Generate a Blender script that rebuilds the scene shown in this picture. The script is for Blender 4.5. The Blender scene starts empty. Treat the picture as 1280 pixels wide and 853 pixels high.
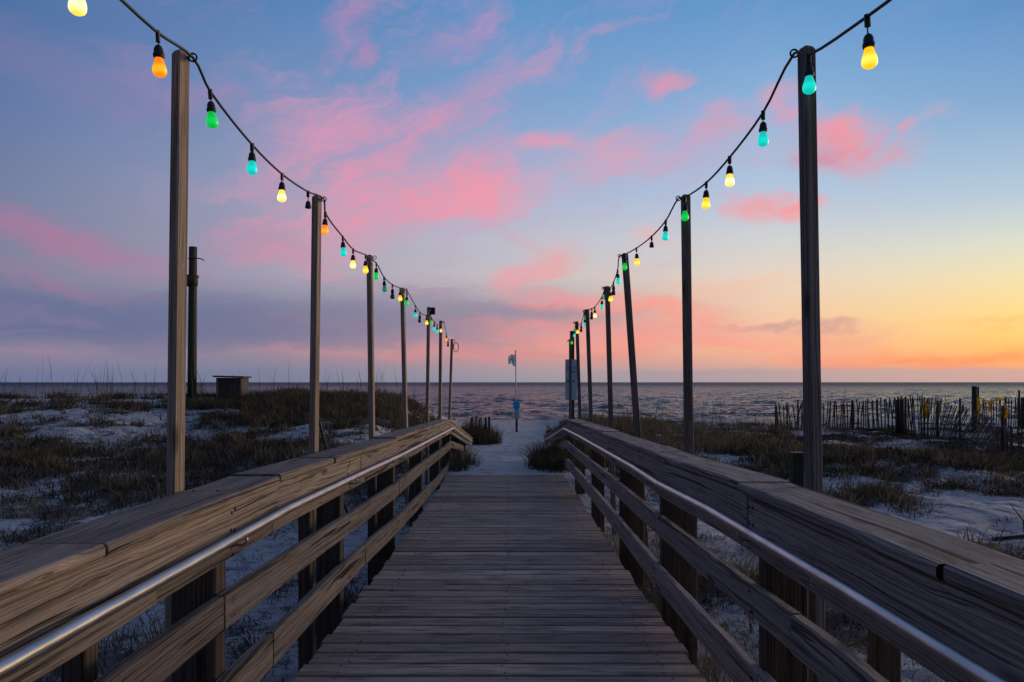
import bpy, math, random
import numpy as np
from mathutils import Vector, Matrix, noise

rnd = random.Random(11)
R = math.radians
scn = bpy.context.scene
col = scn.collection
F, CX, HY = 900.0, 637.0, 478.0      # focal length in photo pixels, principal point, horizon row
CZ = 2.6                             # camera height above the sea


def P(px, py, Y):
    return Vector(((px - CX) / F * Y, Y, CZ - (py - HY) / F * Y))


def lerp_tab(tab, y):
    if y <= tab[0][0]:
        (a, b), (c, d) = tab[0], tab[1]
        return b + (y - a) * (d - b) / (c - a) * 0.0
    for (a, b), (c, d) in zip(tab, tab[1:]):
        if y <= c:
            return b + (d - b) * (y - a) / (c - a)
    return tab[-1][1]


def sstep(a, b, x):
    t = max(0.0, min(1.0, (x - a) / (b - a)))
    return t * t * (3 - 2 * t)


# ------------------------------------------------------------------ objects
def tag(o, label=None, cat=None, group=None, kind=None):
    if label: o['label'] = label
    if cat: o['category'] = cat
    if group: o['group'] = group
    if kind: o['kind'] = kind
    return o


def empty(name, loc, label=None, cat=None, group=None, rz=0.0):
    o = bpy.data.objects.new(name, None)
    o.location = loc
    o.rotation_euler = (0, 0, rz)
    o.empty_display_size = 0.1
    col.objects.link(o)
    return tag(o, label, cat, group)


class MB:
    """collects faces for one mesh; coordinates are world unless the parent moves them"""
    def __init__(self):
        self.v, self.f, self.uv, self.mi, self.tint, self.sm = [], [], [], [], [], []

    def face(self, idx, uvs=None, mi=0, tint=0.5, smooth=False):
        self.f.append(idx)
        self.uv.extend(uvs if uvs else [(self.v[i][0], self.v[i][1]) for i in idx])
        self.mi.append(mi); self.tint.append(tint); self.sm.append(smooth)

    def loft(self, rings, caps=True, mi=0, tint=0.5, smooth=False, u0=None, v0=None):
        n = len(rings[0])
        base = len(self.v)
        for r in rings:
            self.v.extend([tuple(p) for p in r])
        u0 = rnd.uniform(0, 40) if u0 is None else u0
        v0 = rnd.uniform(0, 40) if v0 is None else v0
        per = [0.0]
        for k in range(n):
            per.append(per[-1] + (Vector(rings[0][(k + 1) % n]) - Vector(rings[0][k])).length)
        us = [u0]
        for a, b in zip(rings, rings[1:]):
            us.append(us[-1] + (Vector(a[0]) - Vector(b[0])).length)
        for i in range(len(rings) - 1):
            for k in range(n):
                k2 = (k + 1) % n
                a, b = base + i * n + k, base + i * n + k2
                c, d = base + (i + 1) * n + k2, base + (i + 1) * n + k
                self.face((a, b, c, d), [(us[i], v0 + per[k]), (us[i], v0 + per[k + 1]),
                                         (us[i + 1], v0 + per[k + 1]), (us[i + 1], v0 + per[k])], mi, tint, smooth)
        if caps:
            for i, rev in ((0, True), (len(rings) - 1, False)):
                idx = [base + i * n + k for k in range(n)]
                c = sum((Vector(p) for p in rings[i]), Vector()) / n
                uvs = [(u0 + 3 + (Vector(rings[i][k]) - c).length * 0.3, v0 + 7 + 0.4 * (rings[i][k][2] - c.z) + 0.4 * (rings[i][k][0] - c.x)) for k in range(n)]
                if rev:
                    idx = idx[::-1]; uvs = uvs[::-1]
                self.face(tuple(idx), uvs, mi, tint, False)

    def box(self, c, s, rot=None, ch=0.0, mi=0, tint=0.5, axis=2):
        """box centred at c, size s, grain along axis"""
        ax = [i for i in range(3) if i != axis]
        h = [x / 2 for x in s]
        cc = min(ch, h[ax[0]] * 0.8, h[ax[1]] * 0.8)
        a, b = h[ax[0]], h[ax[1]]
        if cc > 0:
            sec = [(-a + cc, -b), (a - cc, -b), (a, -b + cc), (a, b - cc), (a - cc, b), (-a + cc, b), (-a, b - cc), (-a, -b + cc)]
        else:
            sec = [(-a, -b), (a, -b), (a, b), (-a, b)]
        if axis == 1:
            sec = sec[::-1]
        rings = []
        for z in (-h[axis], h[axis]):
            r = []
            for p, q in sec:
                w = [0, 0, 0]
                w[ax[0]], w[ax[1]], w[axis] = p, q, z
                w = Vector(w)
                if rot is not None: w = rot @ w
                r.append(Vector(c) + w)
            rings.append(r)
        self.loft(rings, True, mi, tint)

    def tube(self, pts, rad, n=8, caps=True, mi=0, tint=0.5):
        pts = [Vector(p) for p in pts]
        rads = rad if isinstance(rad, (list, tuple)) else [rad] * len(pts)
        rings = []
        t = (pts[1] - pts[0]).normalized()
        up = Vector((0, 0, 1)) if abs(t.z) < 0.9 else Vector((1, 0, 0))
        x = t.cross(up).normalized()
        for i, p in enumerate(pts):
            a = pts[max(0, i - 1)]; b = pts[min(len(pts) - 1, i + 1)]
            t = (b - a).normalized()
            x = (x - t * x.dot(t)).normalized()
            y = t.cross(x)
            rings.append([p + (x * math.cos(q) + y * math.sin(q)) * rads[i] for q in (2 * math.pi * k / n for k in range(n))])
        self.loft(rings, caps, mi, tint, True)

    def lathe(self, prof, n=16, c=(0, 0, 0), mi=0):
        rings = []
        for r, z in prof:
            rings.append([Vector((c[0] + r * math.cos(2 * math.pi * k / n), c[1] + r * math.sin(2 * math.pi * k / n), c[2] + z)) for k in range(n)])
        self.loft(rings, True, mi, 0.5, True)

    def build(self, name, mats, parent=None):
        me = bpy.data.meshes.new(name)
        me.from_pydata(self.v, [], self.f)
        uvl = me.uv_layers.new(name='UVMap')
        uvl.data.foreach_set('uv', np.array(self.uv, dtype=np.float32).ravel())
        at = me.attributes.new('tint', 'FLOAT', 'FACE')
        at.data.foreach_set('value', np.array(self.tint, dtype=np.float32))
        if not isinstance(mats, (list, tuple)): mats = [mats]
        for m in mats: me.materials.append(m)
        me.polygons.foreach_set('material_index', np.array(self.mi, dtype=np.int32))
        me.polygons.foreach_set('use_smooth', np.array(self.sm, dtype=bool))
        me.update()
        o = bpy.data.objects.new(name, me)
        col.objects.link(o)
        if parent is not None:
            o.parent = parent
            # vertices were given in world space: keep them there
            mw = Matrix.LocRotScale(parent.location, parent.rotation_euler, None) if parent.parent is None else parent['_mw'] if '_mw' in parent else None
            if mw is not None:
                o.matrix_parent_inverse = mw.inverted()
        return o


# ------------------------------------------------------------------ material helper
class NT:
    def __init__(self, tree):
        self.t = tree; self.n = tree.nodes; self.l = tree.links
        self.n.clear()

    def node(self, typ, **kw):
        nd = self.n.new(typ)
        for k, v in kw.items(): setattr(nd, k, v)
        return nd

    def put(self, sock, val):
        if isinstance(val, bpy.types.NodeSocket): self.l.new(val, sock)
        elif val is not None: sock.default_value = val

    def math(self, op, a, b=None, c=None, clamp=False):
        nd = self.node('ShaderNodeMath', operation=op, use_clamp=clamp)
        self.put(nd.inputs[0], a); self.put(nd.inputs[1], b)
        if c is not None: self.put(nd.inputs[2], c)
        return nd.outputs[0]

    def vmath(self, op, a, b=None):
        nd = self.node('ShaderNodeVectorMath', operation=op)
        self.put(nd.inputs[0], a); self.put(nd.inputs[1], b)
        return nd.outputs[0]

    def comb(self, x, y, z=0.0):
        nd = self.node('ShaderNodeCombineXYZ')
        self.put(nd.inputs[0], x); self.put(nd.inputs[1], y); self.put(nd.inputs[2], z)
        return nd.outputs[0]

    def sep(self, v):
        nd = self.node('ShaderNodeSeparateXYZ'); self.put(nd.inputs[0], v)
        return nd.outputs

    def noise(self, vec, scale=1.0, detail=4.0, rough=0.55, dist=0.0):
        nd = self.node('ShaderNodeTexNoise')
        self.put(nd.inputs['Vector'], vec)
        nd.inputs['Scale'].default_value = scale; nd.inputs['Detail'].default_value = detail
        nd.inputs['Roughness'].default_value = rough; nd.inputs['Distortion'].default_value = dist
        return nd.outputs[0]

    def rng(self, v, a, b, c=0.0, d=1.0, smooth=True):
        nd = self.node('ShaderNodeMapRange', interpolation_type='SMOOTHSTEP' if smooth else 'LINEAR')
        self.put(nd.inputs[0], v)
        for i, x in enumerate((a, b, c, d)): nd.inputs[1 + i].default_value = x
        return nd.outputs[0]

    def mix(self, f, a, b, blend='MIX'):
        nd = self.node('ShaderNodeMix', data_type='RGBA', blend_type=blend)
        self.put(nd.inputs[0], f)
        self.put(nd.inputs[6], a if isinstance(a, bpy.types.NodeSocket) else (*a[:3], 1))
        self.put(nd.inputs[7], b if isinstance(b, bpy.types.NodeSocket) else (*b[:3], 1))
        return nd.outputs[2]

    def ramp(self, v, stops, interp='LINEAR'):
        nd = self.node('ShaderNodeValToRGB')
        cr = nd.color_ramp; cr.interpolation = interp
        while len(cr.elements) > 1: cr.elements.remove(cr.elements[-1])
        cr.elements[0].position = stops[0][0]; cr.elements[0].color = (*stops[0][1][:3], 1)
        for p, c in stops[1:]:
            e = cr.elements.new(p); e.color = (*c[:3], 1)
        self.put(nd.inputs[0], v)
        return nd.outputs[0]

    def bump(self, h, strength=0.5, dist=0.01, normal=None):
        nd = self.node('ShaderNodeBump')
        nd.inputs['Strength'].default_value = strength
        nd.inputs['Distance'].default_value = dist
        self.put(nd.inputs['Height'], h)
        if normal is not None: self.put(nd.inputs['Normal'], normal)
        return nd.outputs[0]

    def principled(self, color, rough=0.7, metal=0.0, normal=None, spec=None, emit=None, estr=0.0):
        nd = self.node('ShaderNodeBsdfPrincipled')
        self.put(nd.inputs['Base Color'], color if isinstance(color, bpy.types.NodeSocket) else (*color[:3], 1))
        self.put(nd.inputs['Roughness'], rough); self.put(nd.inputs['Metallic'], metal)
        if normal is not None: self.put(nd.inputs['Normal'], normal)
        if spec is not None: nd.inputs['Specular IOR Level'].default_value = spec
        if emit is not None:
            self.put(nd.inputs['Emission Color'], emit if isinstance(emit, bpy.types.NodeSocket) else (*emit[:3], 1))
            nd.inputs['Emission Strength'].default_value = estr
        out = self.node('ShaderNodeOutputMaterial')
        self.l.new(nd.outputs[0], out.inputs[0])
        return nd


def mat(name):
    m = bpy.data.materials.new(name); m.use_nodes = True
    return m, NT(m.node_tree)


def s2l(c):
    return tuple((x / 255 / 12.92) if x / 255 <= 0.04045 else ((x / 255 + 0.055) / 1.055) ** 2.4 for x in c)


def wood(name, dark, mid, light, grey=(0.2, 0.19, 0.19), grey_amt=0.35, ring=1.0, crack=0.5, bump=0.6, rough=0.8, topgrey=0.0, split=0.0):
    m, t = mat(name)
    tc = t.node('ShaderNodeUVMap')
    uv = t.sep(tc.outputs[0])
    U, V = uv[0], uv[1]
    at = t.node('ShaderNodeAttribute', attribute_name='tint').outputs['Fac']
    wob = t.noise(t.comb(t.math('MULTIPLY', U, 1.0), t.math('MULTIPLY', V, 10.0)), 1.0, 3.0, 0.55)
    swirl = t.rng(t.noise(t.comb(t.math('MULTIPLY', U, 1.6), t.math('MULTIPLY', V, 9.0), 6.0), 1.0, 2.0), 0.55, 0.75, 0.0, 1.0)
    Vw = t.math('ADD', V, t.math('MULTIPLY', t.math('SUBTRACT', wob, 0.5), 0.034 * ring))
    Vw = t.math('ADD', Vw, t.math('MULTIPLY', swirl, 0.014 * ring))
    fine = t.noise(t.comb(t.math('MULTIPLY', U, 3.5), t.math('MULTIPLY', Vw, 380.0)), 1.0, 5.0, 0.65)
    grain = t.noise(t.comb(t.math('MULTIPLY', U, 0.9), t.math('MULTIPLY', Vw, 130.0)), 1.0, 5.0, 0.6)
    wide = t.noise(t.comb(t.math('MULTIPLY', U, 0.6), t.math('MULTIPLY', Vw, 40.0), 2.0), 1.0, 3.0, 0.55)
    rings = t.math('MULTIPLY_ADD', t.math('SINE', t.math('ADD', t.math('MULTIPLY', Vw, 420.0), t.math('MULTIPLY', wide, 14.0))), 0.5, 0.5)
    g = t.math('ADD', t.math('MULTIPLY', grain, 0.44), t.math('MULTIPLY', fine, 0.38))
    g = t.math('ADD', g, t.math('MULTIPLY', wide, 0.10))
    g = t.math('ADD', g, t.math('MULTIPLY', rings, t.math('MULTIPLY_ADD', swirl, 0.12, 0.05)))
    c = t.ramp(g, [(0.37, tuple(x * 0.75 for x in dark)), (0.43, dark), (0.485, mid), (0.57, light)])
    patch = t.noise(t.comb(t.math('MULTIPLY', U, 1.1), t.math('MULTIPLY', V, 5.0), 3.7), 1.0, 4.0, 0.6)
    c = t.mix(t.math('MULTIPLY', t.rng(patch, 0.42, 0.66), grey_amt), c, grey)
    stain = t.noise(t.comb(t.math('MULTIPLY', U, 3.0), t.math('MULTIPLY', V, 14.0), 9.0), 1.0, 5.0, 0.7)
    c = t.mix(t.math('MULTIPLY', t.rng(stain, 0.54, 0.72), 0.5), c, tuple(x * 0.45 for x in mid))
    blot = t.noise(t.comb(t.math('MULTIPLY', U, 14.0), t.math('MULTIPLY', V, 60.0), 13.0), 1.0, 4.0, 0.7)
    c = t.mix(t.math('MULTIPLY', t.rng(blot, 0.60, 0.70), 0.6), c, tuple(x * 0.3 for x in mid))
    c = t.mix(t.math('MULTIPLY', t.rng(blot, 0.42, 0.32), 0.3), c, tuple(min(0.8, x * 1.25) for x in light))
    # knots
    vo = t.node('ShaderNodeTexVoronoi')
    t.put(vo.inputs['Vector'], t.comb(t.math('MULTIPLY', U, 1.7), t.math('MULTIPLY', V, 7.0)))
    vo.inputs['Scale'].default_value = 1.0
    kn = t.rng(vo.outputs['Distance'], 0.06, 0.15, 1.0, 0.0)
    c = t.mix(t.math('MULTIPLY', kn, 0.75), c, tuple(x * 0.28 for x in dark))
    # drying checks along the grain
    ck = t.noise(t.comb(t.math('MULTIPLY', U, 1.1), t.math('MULTIPLY', Vw, 55.0), 5.0), 1.0, 3.0, 0.5)
    ckm = t.rng(ck, 0.33, 0.385, 1.0, 0.0)
    ck2 = t.noise(t.comb(t.math('MULTIPLY', U, 0.8), t.math('MULTIPLY', Vw, 140.0), 25.0), 1.0, 3.0, 0.5)
    ckm = t.math('MAXIMUM', ckm, t.math('MULTIPLY', t.rng(ck2, 0.34, 0.38, 1.0, 0.0), 0.8))
    c = t.mix(t.math('MULTIPLY', ckm, crack), c, (0.012, 0.01, 0.009))
    # faces open to the rain weather to silver grey
    gn = t.sep(t.node('ShaderNodeNewGeometry').outputs['True Normal'])[2]
    c = t.mix(t.math('MULTIPLY', t.rng(gn, 0.5, 0.8), topgrey), c, t.mix(t.rng(g, 0.38, 0.6), tuple(x * 0.30 for x in grey), tuple(x * 1.15 for x in grey)))
    c = t.mix(t.math('MULTIPLY', t.math('MULTIPLY', t.rng(gn, 0.5, 0.8), t.rng(stain, 0.48, 0.62)), 0.65), c, tuple(x * 0.3 for x in grey))
    c = t.mix(t.math('MULTIPLY', t.math('MULTIPLY', t.rng(gn, 0.5, 0.8), ckm), 0.7 if topgrey else 0.0), c, (0.012, 0.01, 0.009))
    if split > 0:      # long open splits
        sp = t.noise(t.comb(t.math('MULTIPLY', U, 0.45), t.math('MULTIPLY', Vw, 16.0), 15.0), 1.0, 2.0, 0.5)
        spm = t.rng(sp, 0.335, 0.36, 1.0, 0.0)
        c = t.mix(t.math('MULTIPLY', spm, split), c, (0.008, 0.007, 0.006))
    # board to board variation
    c = t.mix(1.0, c, t.ramp(at, [(0.0, (0.62, 0.60, 0.60)), (0.5, (1, 1, 1)), (1.0, (1.32, 1.26, 1.2))]), 'MULTIPLY')
    h = t.math('SUBTRACT', g, t.math('MULTIPLY', ckm, 1.2))
    h = t.math('SUBTRACT', h, t.math('MULTIPLY', kn, 0.4))
    if split > 0: h = t.math('SUBTRACT', h, t.math('MULTIPLY', spm, 2.5))
    nrm = t.bump(h, bump, 0.006)
    t.principled(c, t.rng(grain, 0.3, 0.7, rough - 0.1, rough + 0.1), 0.0, nrm, spec=0.3)
    return m


M = {}
M['rail_tan'] = wood('rail wood tan', (0.105, 0.084, 0.070), (0.235, 0.197, 0.168), (0.34, 0.295, 0.26), (0.225, 0.203, 0.19), 0.4, 1.2, 0.7, 1.0, topgrey=0.8, split=0.9)
M['rail_grey'] = wood('rail wood grey', (0.15, 0.127, 0.115), (0.31, 0.268, 0.243), (0.44, 0.39, 0.36), (0.30, 0.27, 0.258), 0.4, 1.2, 0.6, 0.9, split=0.7)
M['cap_grey'] = wood('cap wood grey', (0.12, 0.104, 0.095), (0.27, 0.236, 0.218), (0.39, 0.35, 0.328), (0.27, 0.245, 0.235), 0.45, 0.9, 0.85, 1.0, split=1.0)
M['deck'] = wood('deck wood', (0.19, 0.153, 0.130), (0.345, 0.283, 0.243), (0.48, 0.405, 0.355), (0.42, 0.365, 0.33), 0.45, 0.5, 0.6, 0.8, split=0.4)
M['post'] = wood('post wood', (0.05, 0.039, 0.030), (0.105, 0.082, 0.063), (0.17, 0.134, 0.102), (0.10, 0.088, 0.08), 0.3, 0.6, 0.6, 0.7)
M['pole_tan'] = wood('light post wood tan', (0.20, 0.155, 0.115), (0.40, 0.32, 0.245), (0.54, 0.45, 0.36), (0.36, 0.31, 0.26), 0.2, 0.7, 0.5, 0.6)
M['pole_grey'] = wood('light post wood grey', (0.085, 0.074, 0.068), (0.18, 0.162, 0.15), (0.27, 0.25, 0.235), (0.18, 0.17, 0.17), 0.3, 0.7, 0.5, 0.6)
M['utility'] = wood('creosote pole wood', (0.03, 0.034, 0.022), (0.065, 0.07, 0.045), (0.11, 0.115, 0.08), (0.07, 0.085, 0.06), 0.5, 0.5, 0.5, 0.6)
M['brown'] = wood('red brown timber', (0.05, 0.03, 0.024), (0.10, 0.06, 0.047), (0.16, 0.1, 0.08), (0.1, 0.08, 0.07), 0.3, 0.5, 0.4, 0.5)
M['shed'] = wood('shed boards', (0.05, 0.047, 0.043), (0.10, 0.096, 0.09), (0.16, 0.152, 0.145), (0.12, 0.117, 0.115), 0.4, 0.5, 0.6, 0.6)
M['slat'] = wood('fence slat wood', (0.045, 0.036, 0.029), (0.09, 0.072, 0.058), (0.15, 0.125, 0.105), (0.1, 0.09, 0.08), 0.3, 0.5, 0.4, 0.5)
M['old_dark'] = wood('old dark wood', (0.03, 0.027, 0.024), (0.06, 0.053, 0.047), (0.11, 0.098, 0.088), (0.07, 0.066, 0.062), 0.3, 0.6, 0.5, 0.6)


def simple(name, colr, rough=0.6, metal=0.0, var=0.25, scale=30.0, bump=0.0, spec=None):
    m, t = mat(name)
    tc = t.node('ShaderNodeTexCoord').outputs['Object']
    n = t.noise(tc, scale, 5.0, 0.6)
    c = t.mix(t.rng(n, 0.3, 0.7), tuple(x * (1 - var) for x in colr), tuple(min(1, x * (1 + var)) for x in colr))
    t.principled(c, rough, metal, t.bump(n, bump, 0.004) if bump else None, spec)
    return m


def steel():
    m, t = mat('galvanised handrail steel')
    uv = t.sep(t.node('ShaderNodeUVMap').outputs[0])
    n = t.noise(t.comb(t.math('MULTIPLY', uv[0], 9.0), t.math('MULTIPLY', uv[1], 160.0)), 1.0, 4.0, 0.6)
    n2 = t.noise(t.comb(t.math('MULTIPLY', uv[0], 6.0), t.math('MULTIPLY', uv[1], 20.0), 4.0), 1.0, 5.0, 0.65)
    c = t.mix(t.rng(n2, 0.35, 0.7), (0.42, 0.41, 0.41), (0.58, 0.57, 0.56))
    t.principled(c, t.rng(n, 0.3, 0.7, 0.3, 0.42), 1.0, t.bump(n, 0.15, 0.002))
    return m


M['steel'] = steel()
M['black'] = simple('black rubber', (0.012, 0.012, 0.012), 0.5)
M['dark_metal'] = simple('dark rusty metal', (0.05, 0.042, 0.038), 0.6, 0.6)
M['green_paint'] = simple('dark green paint', (0.008, 0.028, 0.018), 0.7, 0, 0.3, 12, 0.2)
M['sign_blue'] = simple('faded blue sign paint', (0.50, 0.72, 0.90), 0.5, 0, 0.08, 6)
M['sign_dark'] = simple('faded dark sign print', (0.24, 0.38, 0.54), 0.5, 0, 0.2, 18)
M['sign_red'] = simple('faded red sign print', (0.50, 0.42, 0.52), 0.5, 0, 0.2, 18)
M['sign_pale'] = simple('faded pale sign print', (0.55, 0.70, 0.78), 0.5, 0, 0.2, 18)
M['bright_blue'] = simple('bright blue sign paint', (0.02, 0.46, 0.90), 0.4, 0, 0.1, 5)
M['teal'] = simple('pale teal sign paint', (0.32, 0.66, 0.74), 0.4, 0, 0.15, 12)

M['white_pole'] = simple('white painted pole', (0.85, 0.84, 0.84), 0.5)
M['rope'] = simple('dark cable', (0.02, 0.022, 0.025), 0.6)


def bulb_mat(name, core, rim, strength):
    """frosted glass lit from inside: the hot core is painted by height into the emission colour"""
    m, t = mat(name)
    lw = t.node('ShaderNodeTexCoord').outputs['Object']
    z = t.sep(lw)[2]
    f = t.rng(t.math('ABSOLUTE', t.math('ADD', z, 0.038)), 0.002, 0.024, 1.0, 0.0)     # painted hot band round the belly, deeper colour towards neck and tip; no filament modelled
    c = t.mix(f, rim, core)
    t.principled(tuple(min(0.8, x) for x in rim), 0.35, 0, None, 0.5, c, strength)
    return m


BULB = {   # glass colours of the festoon bulbs
    'y': (bulb_mat('lit yellow glass', (1.0, 0.80, 0.10), (1.0, 0.50, 0.002), 1.2), 'yellow glass bulb, lit'),
    'w': (bulb_mat('lit warm white glass', (1.0, 0.88, 0.45), (1.0, 0.56, 0.05), 1.45), 'warm white glass bulb, lit'),
    'o': (bulb_mat('lit orange glass', (1.0, 0.44, 0.015), (1.0, 0.20, 0.002), 1.1), 'orange glass bulb, lit'),
    'g': (bulb_mat('lit green glass', (0.004, 0.62, 0.09), (0.002, 0.42, 0.05), 1.0), 'green glass bulb, lit'),
    'c': (bulb_mat('lit cyan glass', (0.008, 0.72, 0.60), (0.004, 0.50, 0.44), 1.0), 'cyan glass bulb, lit'),
    'd': (bulb_mat('dim green glass', (0.004, 0.2, 0.09), (0.002, 0.11, 0.05), 1.0), 'dimly lit green glass bulb'),
    'u': (simple('unlit smoky glass', (0.09, 0.07, 0.075), 0.15, 0, 0.2, 30), 'unlit dark glass bulb'),
    'r': (simple('unlit red glass', (0.16, 0.02, 0.02), 0.15, 0, 0.2, 30), 'unlit dark red glass bulb'),
}

# ------------------------------------------------------------------ world: dusk sky
#SKY_BEGIN
w = bpy.data.worlds.new('World'); scn.world = w; w.use_nodes = True
t = NT(w.node_tree)
dirv = t.node('ShaderNodeTexCoord').outputs['Generated']
dx, dy, dz = t.sep(dirv)
DEG = 180 / math.pi
az = t.math('MULTIPLY', t.math('ARCTAN2', dx, dy), DEG)
el = t.math('MULTIPLY', t.math('ARCSINE', dz), DEG)


def px2ae(px, py):
    a = math.degrees(math.atan((px - CX) / F))
    e = math.degrees(math.atan((HY - py) / math.hypot(F, px - CX)))
    return a, e


ELMAX = 60.0
elt = t.math('DIVIDE', el, ELMAX, clamp=True)
rowsy = [478, 466, 452, 438, 415, 390, 345, 300, 240, 120, 0]
cols = {
    0:    [(104, 116, 148), (110, 116, 148), (126, 122, 150), (136, 126, 152), (104, 112, 146), (98, 110, 146), (128, 126, 152), (126, 126, 154), (116, 126, 158), (96, 118, 162), (78, 110, 160)],
    320:  [(116, 124, 150), (118, 124, 150), (136, 130, 152), (152, 134, 150), (118, 118, 146), (118, 122, 150), (156, 152, 172), (154, 152, 174), (146, 152, 180), (114, 140, 182), (88, 126, 176)],
    640:  [(146, 146, 158), (160, 148, 158), (186, 146, 150), (208, 152, 146), (178, 146, 158), (160, 146, 160), (194, 186, 190), (186, 186, 200), (164, 176, 204), (122, 156, 200), (94, 144, 194)],
    960:  [(172, 158, 160), (190, 160, 156), (226, 168, 148), (240, 180, 146), (240, 190, 160), (238, 196, 166), (226, 208, 190), (206, 206, 206), (176, 194, 216), (136, 174, 212), (98, 148, 198)],
    1280: [(196, 166, 158), (216, 168, 140), (252, 168, 104), (254, 186, 104), (252, 206, 120), (250, 214, 136), (238, 220, 172), (216, 218, 200), (178, 198, 214), (128, 166, 205), (92, 142, 194)],
}
stops_by_az = []
for cx, cl in cols.items():
    st = []
    for yy, c in zip(rowsy, cl):
        a, e = px2ae(cx, yy)
        st.append((max(0.0, e / ELMAX), s2l(c)))
    st.append((0.75, s2l((92, 116, 160)))); st.append((1.0, s2l((84, 104, 148))))
    stops_by_az.append((px2ae(cx, 478)[0], st))


def alt(lst): return [(e / ELMAX, s2l(c)) for e, c in lst]


back = alt([(0, (28, 27, 32)), (4, (34, 32, 38)), (12, (34, 34, 43)), (30, (46, 51, 72)), (60, (74, 92, 138))])
leftc = alt([(0, (28, 29, 37)), (5, (32, 34, 45)), (12, (36, 41, 58)), (30, (60, 74, 112)), (60, (78, 96, 138))])
glow = alt([(0, (236, 160, 112)), (2, (255, 186, 110)), (5, (255, 216, 136)), (10, (255, 224, 166)), (18, (214, 206, 194)), (30, (136, 158, 186)), (60, (88, 106, 146))])
rightc = alt([(0, (120, 104, 104)), (4, (140, 120, 116)), (10, (126, 122, 134)), (25, (92, 108, 142)), (60, (80, 98, 138))])
seq = [(-180, back), (-75, leftc)] + stops_by_az + [(55, glow), (110, rightc), (180, back)]
sky = t.ramp(elt, seq[0][1])
for (a0, _), (a1, st) in zip(seq, seq[1:]):
    f = t.rng(az, a0, a1, 0, 1, smooth=False)
    sky = t.mix(f, sky, t.ramp(elt, st))

# cloud structure: streaky noise in angle space
wv = t.node('ShaderNodeTexNoise')
t.put(wv.inputs['Vector'], t.comb(t.math('MULTIPLY', az, 0.11), t.math('MULTIPLY', el, 0.22)))
wv.inputs['Scale'].default_value = 1.0; wv.inputs['Detail'].default_value = 4.0; wv.inputs['Roughness'].default_value = 0.6
wc = t.sep(wv.outputs['Color'])
azw = t.math('MULTIPLY_ADD', t.math('SUBTRACT', wc[0], 0.5), 8.0, az)
elw = t.math('MULTIPLY_ADD', t.math('SUBTRACT', wc[1], 0.5), 5.0, el)
ae = t.comb(azw, elw)
# low streaks lie flat, high ones run up to the right
n_low = t.noise(t.comb(t.math('MULTIPLY', azw, 0.085), t.math('MULTIPLY', elw, 0.75), 2.0), 1.0, 9.0, 0.62, 0.4)
rot = R(24)
ua = t.math('ADD', t.math('MULTIPLY', azw, math.cos(rot)), t.math('MULTIPLY', elw, math.sin(rot)))
va = t.math('SUBTRACT', t.math('MULTIPLY', elw, math.cos(rot)), t.math('MULTIPLY', azw, math.sin(rot)))
n_high = t.noise(t.comb(t.math('MULTIPLY', ua, 0.12), t.math('MULTIPLY', va, 0.42), 7.0), 1.0, 9.0, 0.62, 0.5)
n_puff = t.noise(t.comb(t.math('MULTIPLY', az, 0.28), t.math('MULTIPLY', el, 0.5), 5.0), 1.0, 9.0, 0.63, 0.3)


fineA = t.noise(t.comb(t.math('MULTIPLY', ua, 0.5), t.math('MULTIPLY', va, 1.3), 21.0), 1.0, 7.0, 0.65)
def blob(px, py, rx, ry, ang, colr, amt, nz, lo=0.14, hi=1.05, k=1.15):
    """one cloud patch at a bearing and height in the sky (given through the photo's pixels), sizes in degrees*15.7"""
    global sky
    a, e = px2ae(px, py)
    mp = t.node('ShaderNodeMapping', vector_type='TEXTURE')
    t.put(mp.inputs['Vector'], ae)
    mp.inputs['Location'].default_value = (a, e, 0)
    mp.inputs['Rotation'].default_value = (0, 0, R(ang))
    mp.inputs['Scale'].default_value = (rx / 15.7, ry / 15.7, 1)
    g = t.node('ShaderNodeTexGradient', gradient_type='SPHERICAL')
    t.put(g.inputs[0], mp.outputs[0])
    d = t.math('MULTIPLY_ADD', t.math('SUBTRACT', nz, 0.5), k, g.outputs['Fac'])
    al = t.math('MULTIPLY', t.math('MULTIPLY', t.rng(d, lo, hi), t.rng(fineA, 0.25, 0.72, 0.55, 1.0)), t.rng(g.outputs['Fac'], 0.0, 0.45, 0.0, amt))
    sky = t.mix(t.math('MULTIPLY', al, 0.93), sky, s2l(colr))


lowband = t.math('MULTIPLY', t.rng(n_low, 0.46, 0.62), t.math('MULTIPLY', t.rng(el, 0.8, 2.5), t.rng(el, 6, 11, 1.0, 0.0)))
lowband = t.math('MULTIPLY', lowband, t.rng(az, -6, 8, 1.0, 0.0))
sky = t.mix(t.math('MULTIPLY', lowband, 0.4), sky, s2l((160, 128, 152)))
PK, SAL, MAU, GRB = (228, 138, 160), (246, 148, 146), (170, 124, 156), (112, 118, 150)
# thin cirrus veil over the upper middle of the view
veil = t.math('MULTIPLY', t.rng(n_high, 0.46, 0.70), t.rng(fineA, 0.35, 0.65, 0.3, 1.0))
veil = t.math('MULTIPLY', veil, t.math('MULTIPLY', t.rng(el, 6, 12), t.rng(el, 24, 36, 1.0, 0.0)))
veil = t.math('MULTIPLY', veil, t.math('MULTIPLY', t.rng(az, -33, -12), t.rng(az, 6, 26, 1.0, 0.15)))
sky = t.mix(t.math('MULTIPLY', veil, 0.42), sky, s2l((206, 148, 184)))
# upper wisps
blob(440, 25, 95, 38, 42, (188, 136, 178), 0.65, n_high)
blob(462, 62, 40, 20, 30, (196, 130, 170), 0.6, n_high)
blob(575, 40, 120, 42, 38, (184, 140, 184), 0.65, n_high)
blob(590, 125, 190, 50, 28, (198, 146, 180), 0.75, n_high)
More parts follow.
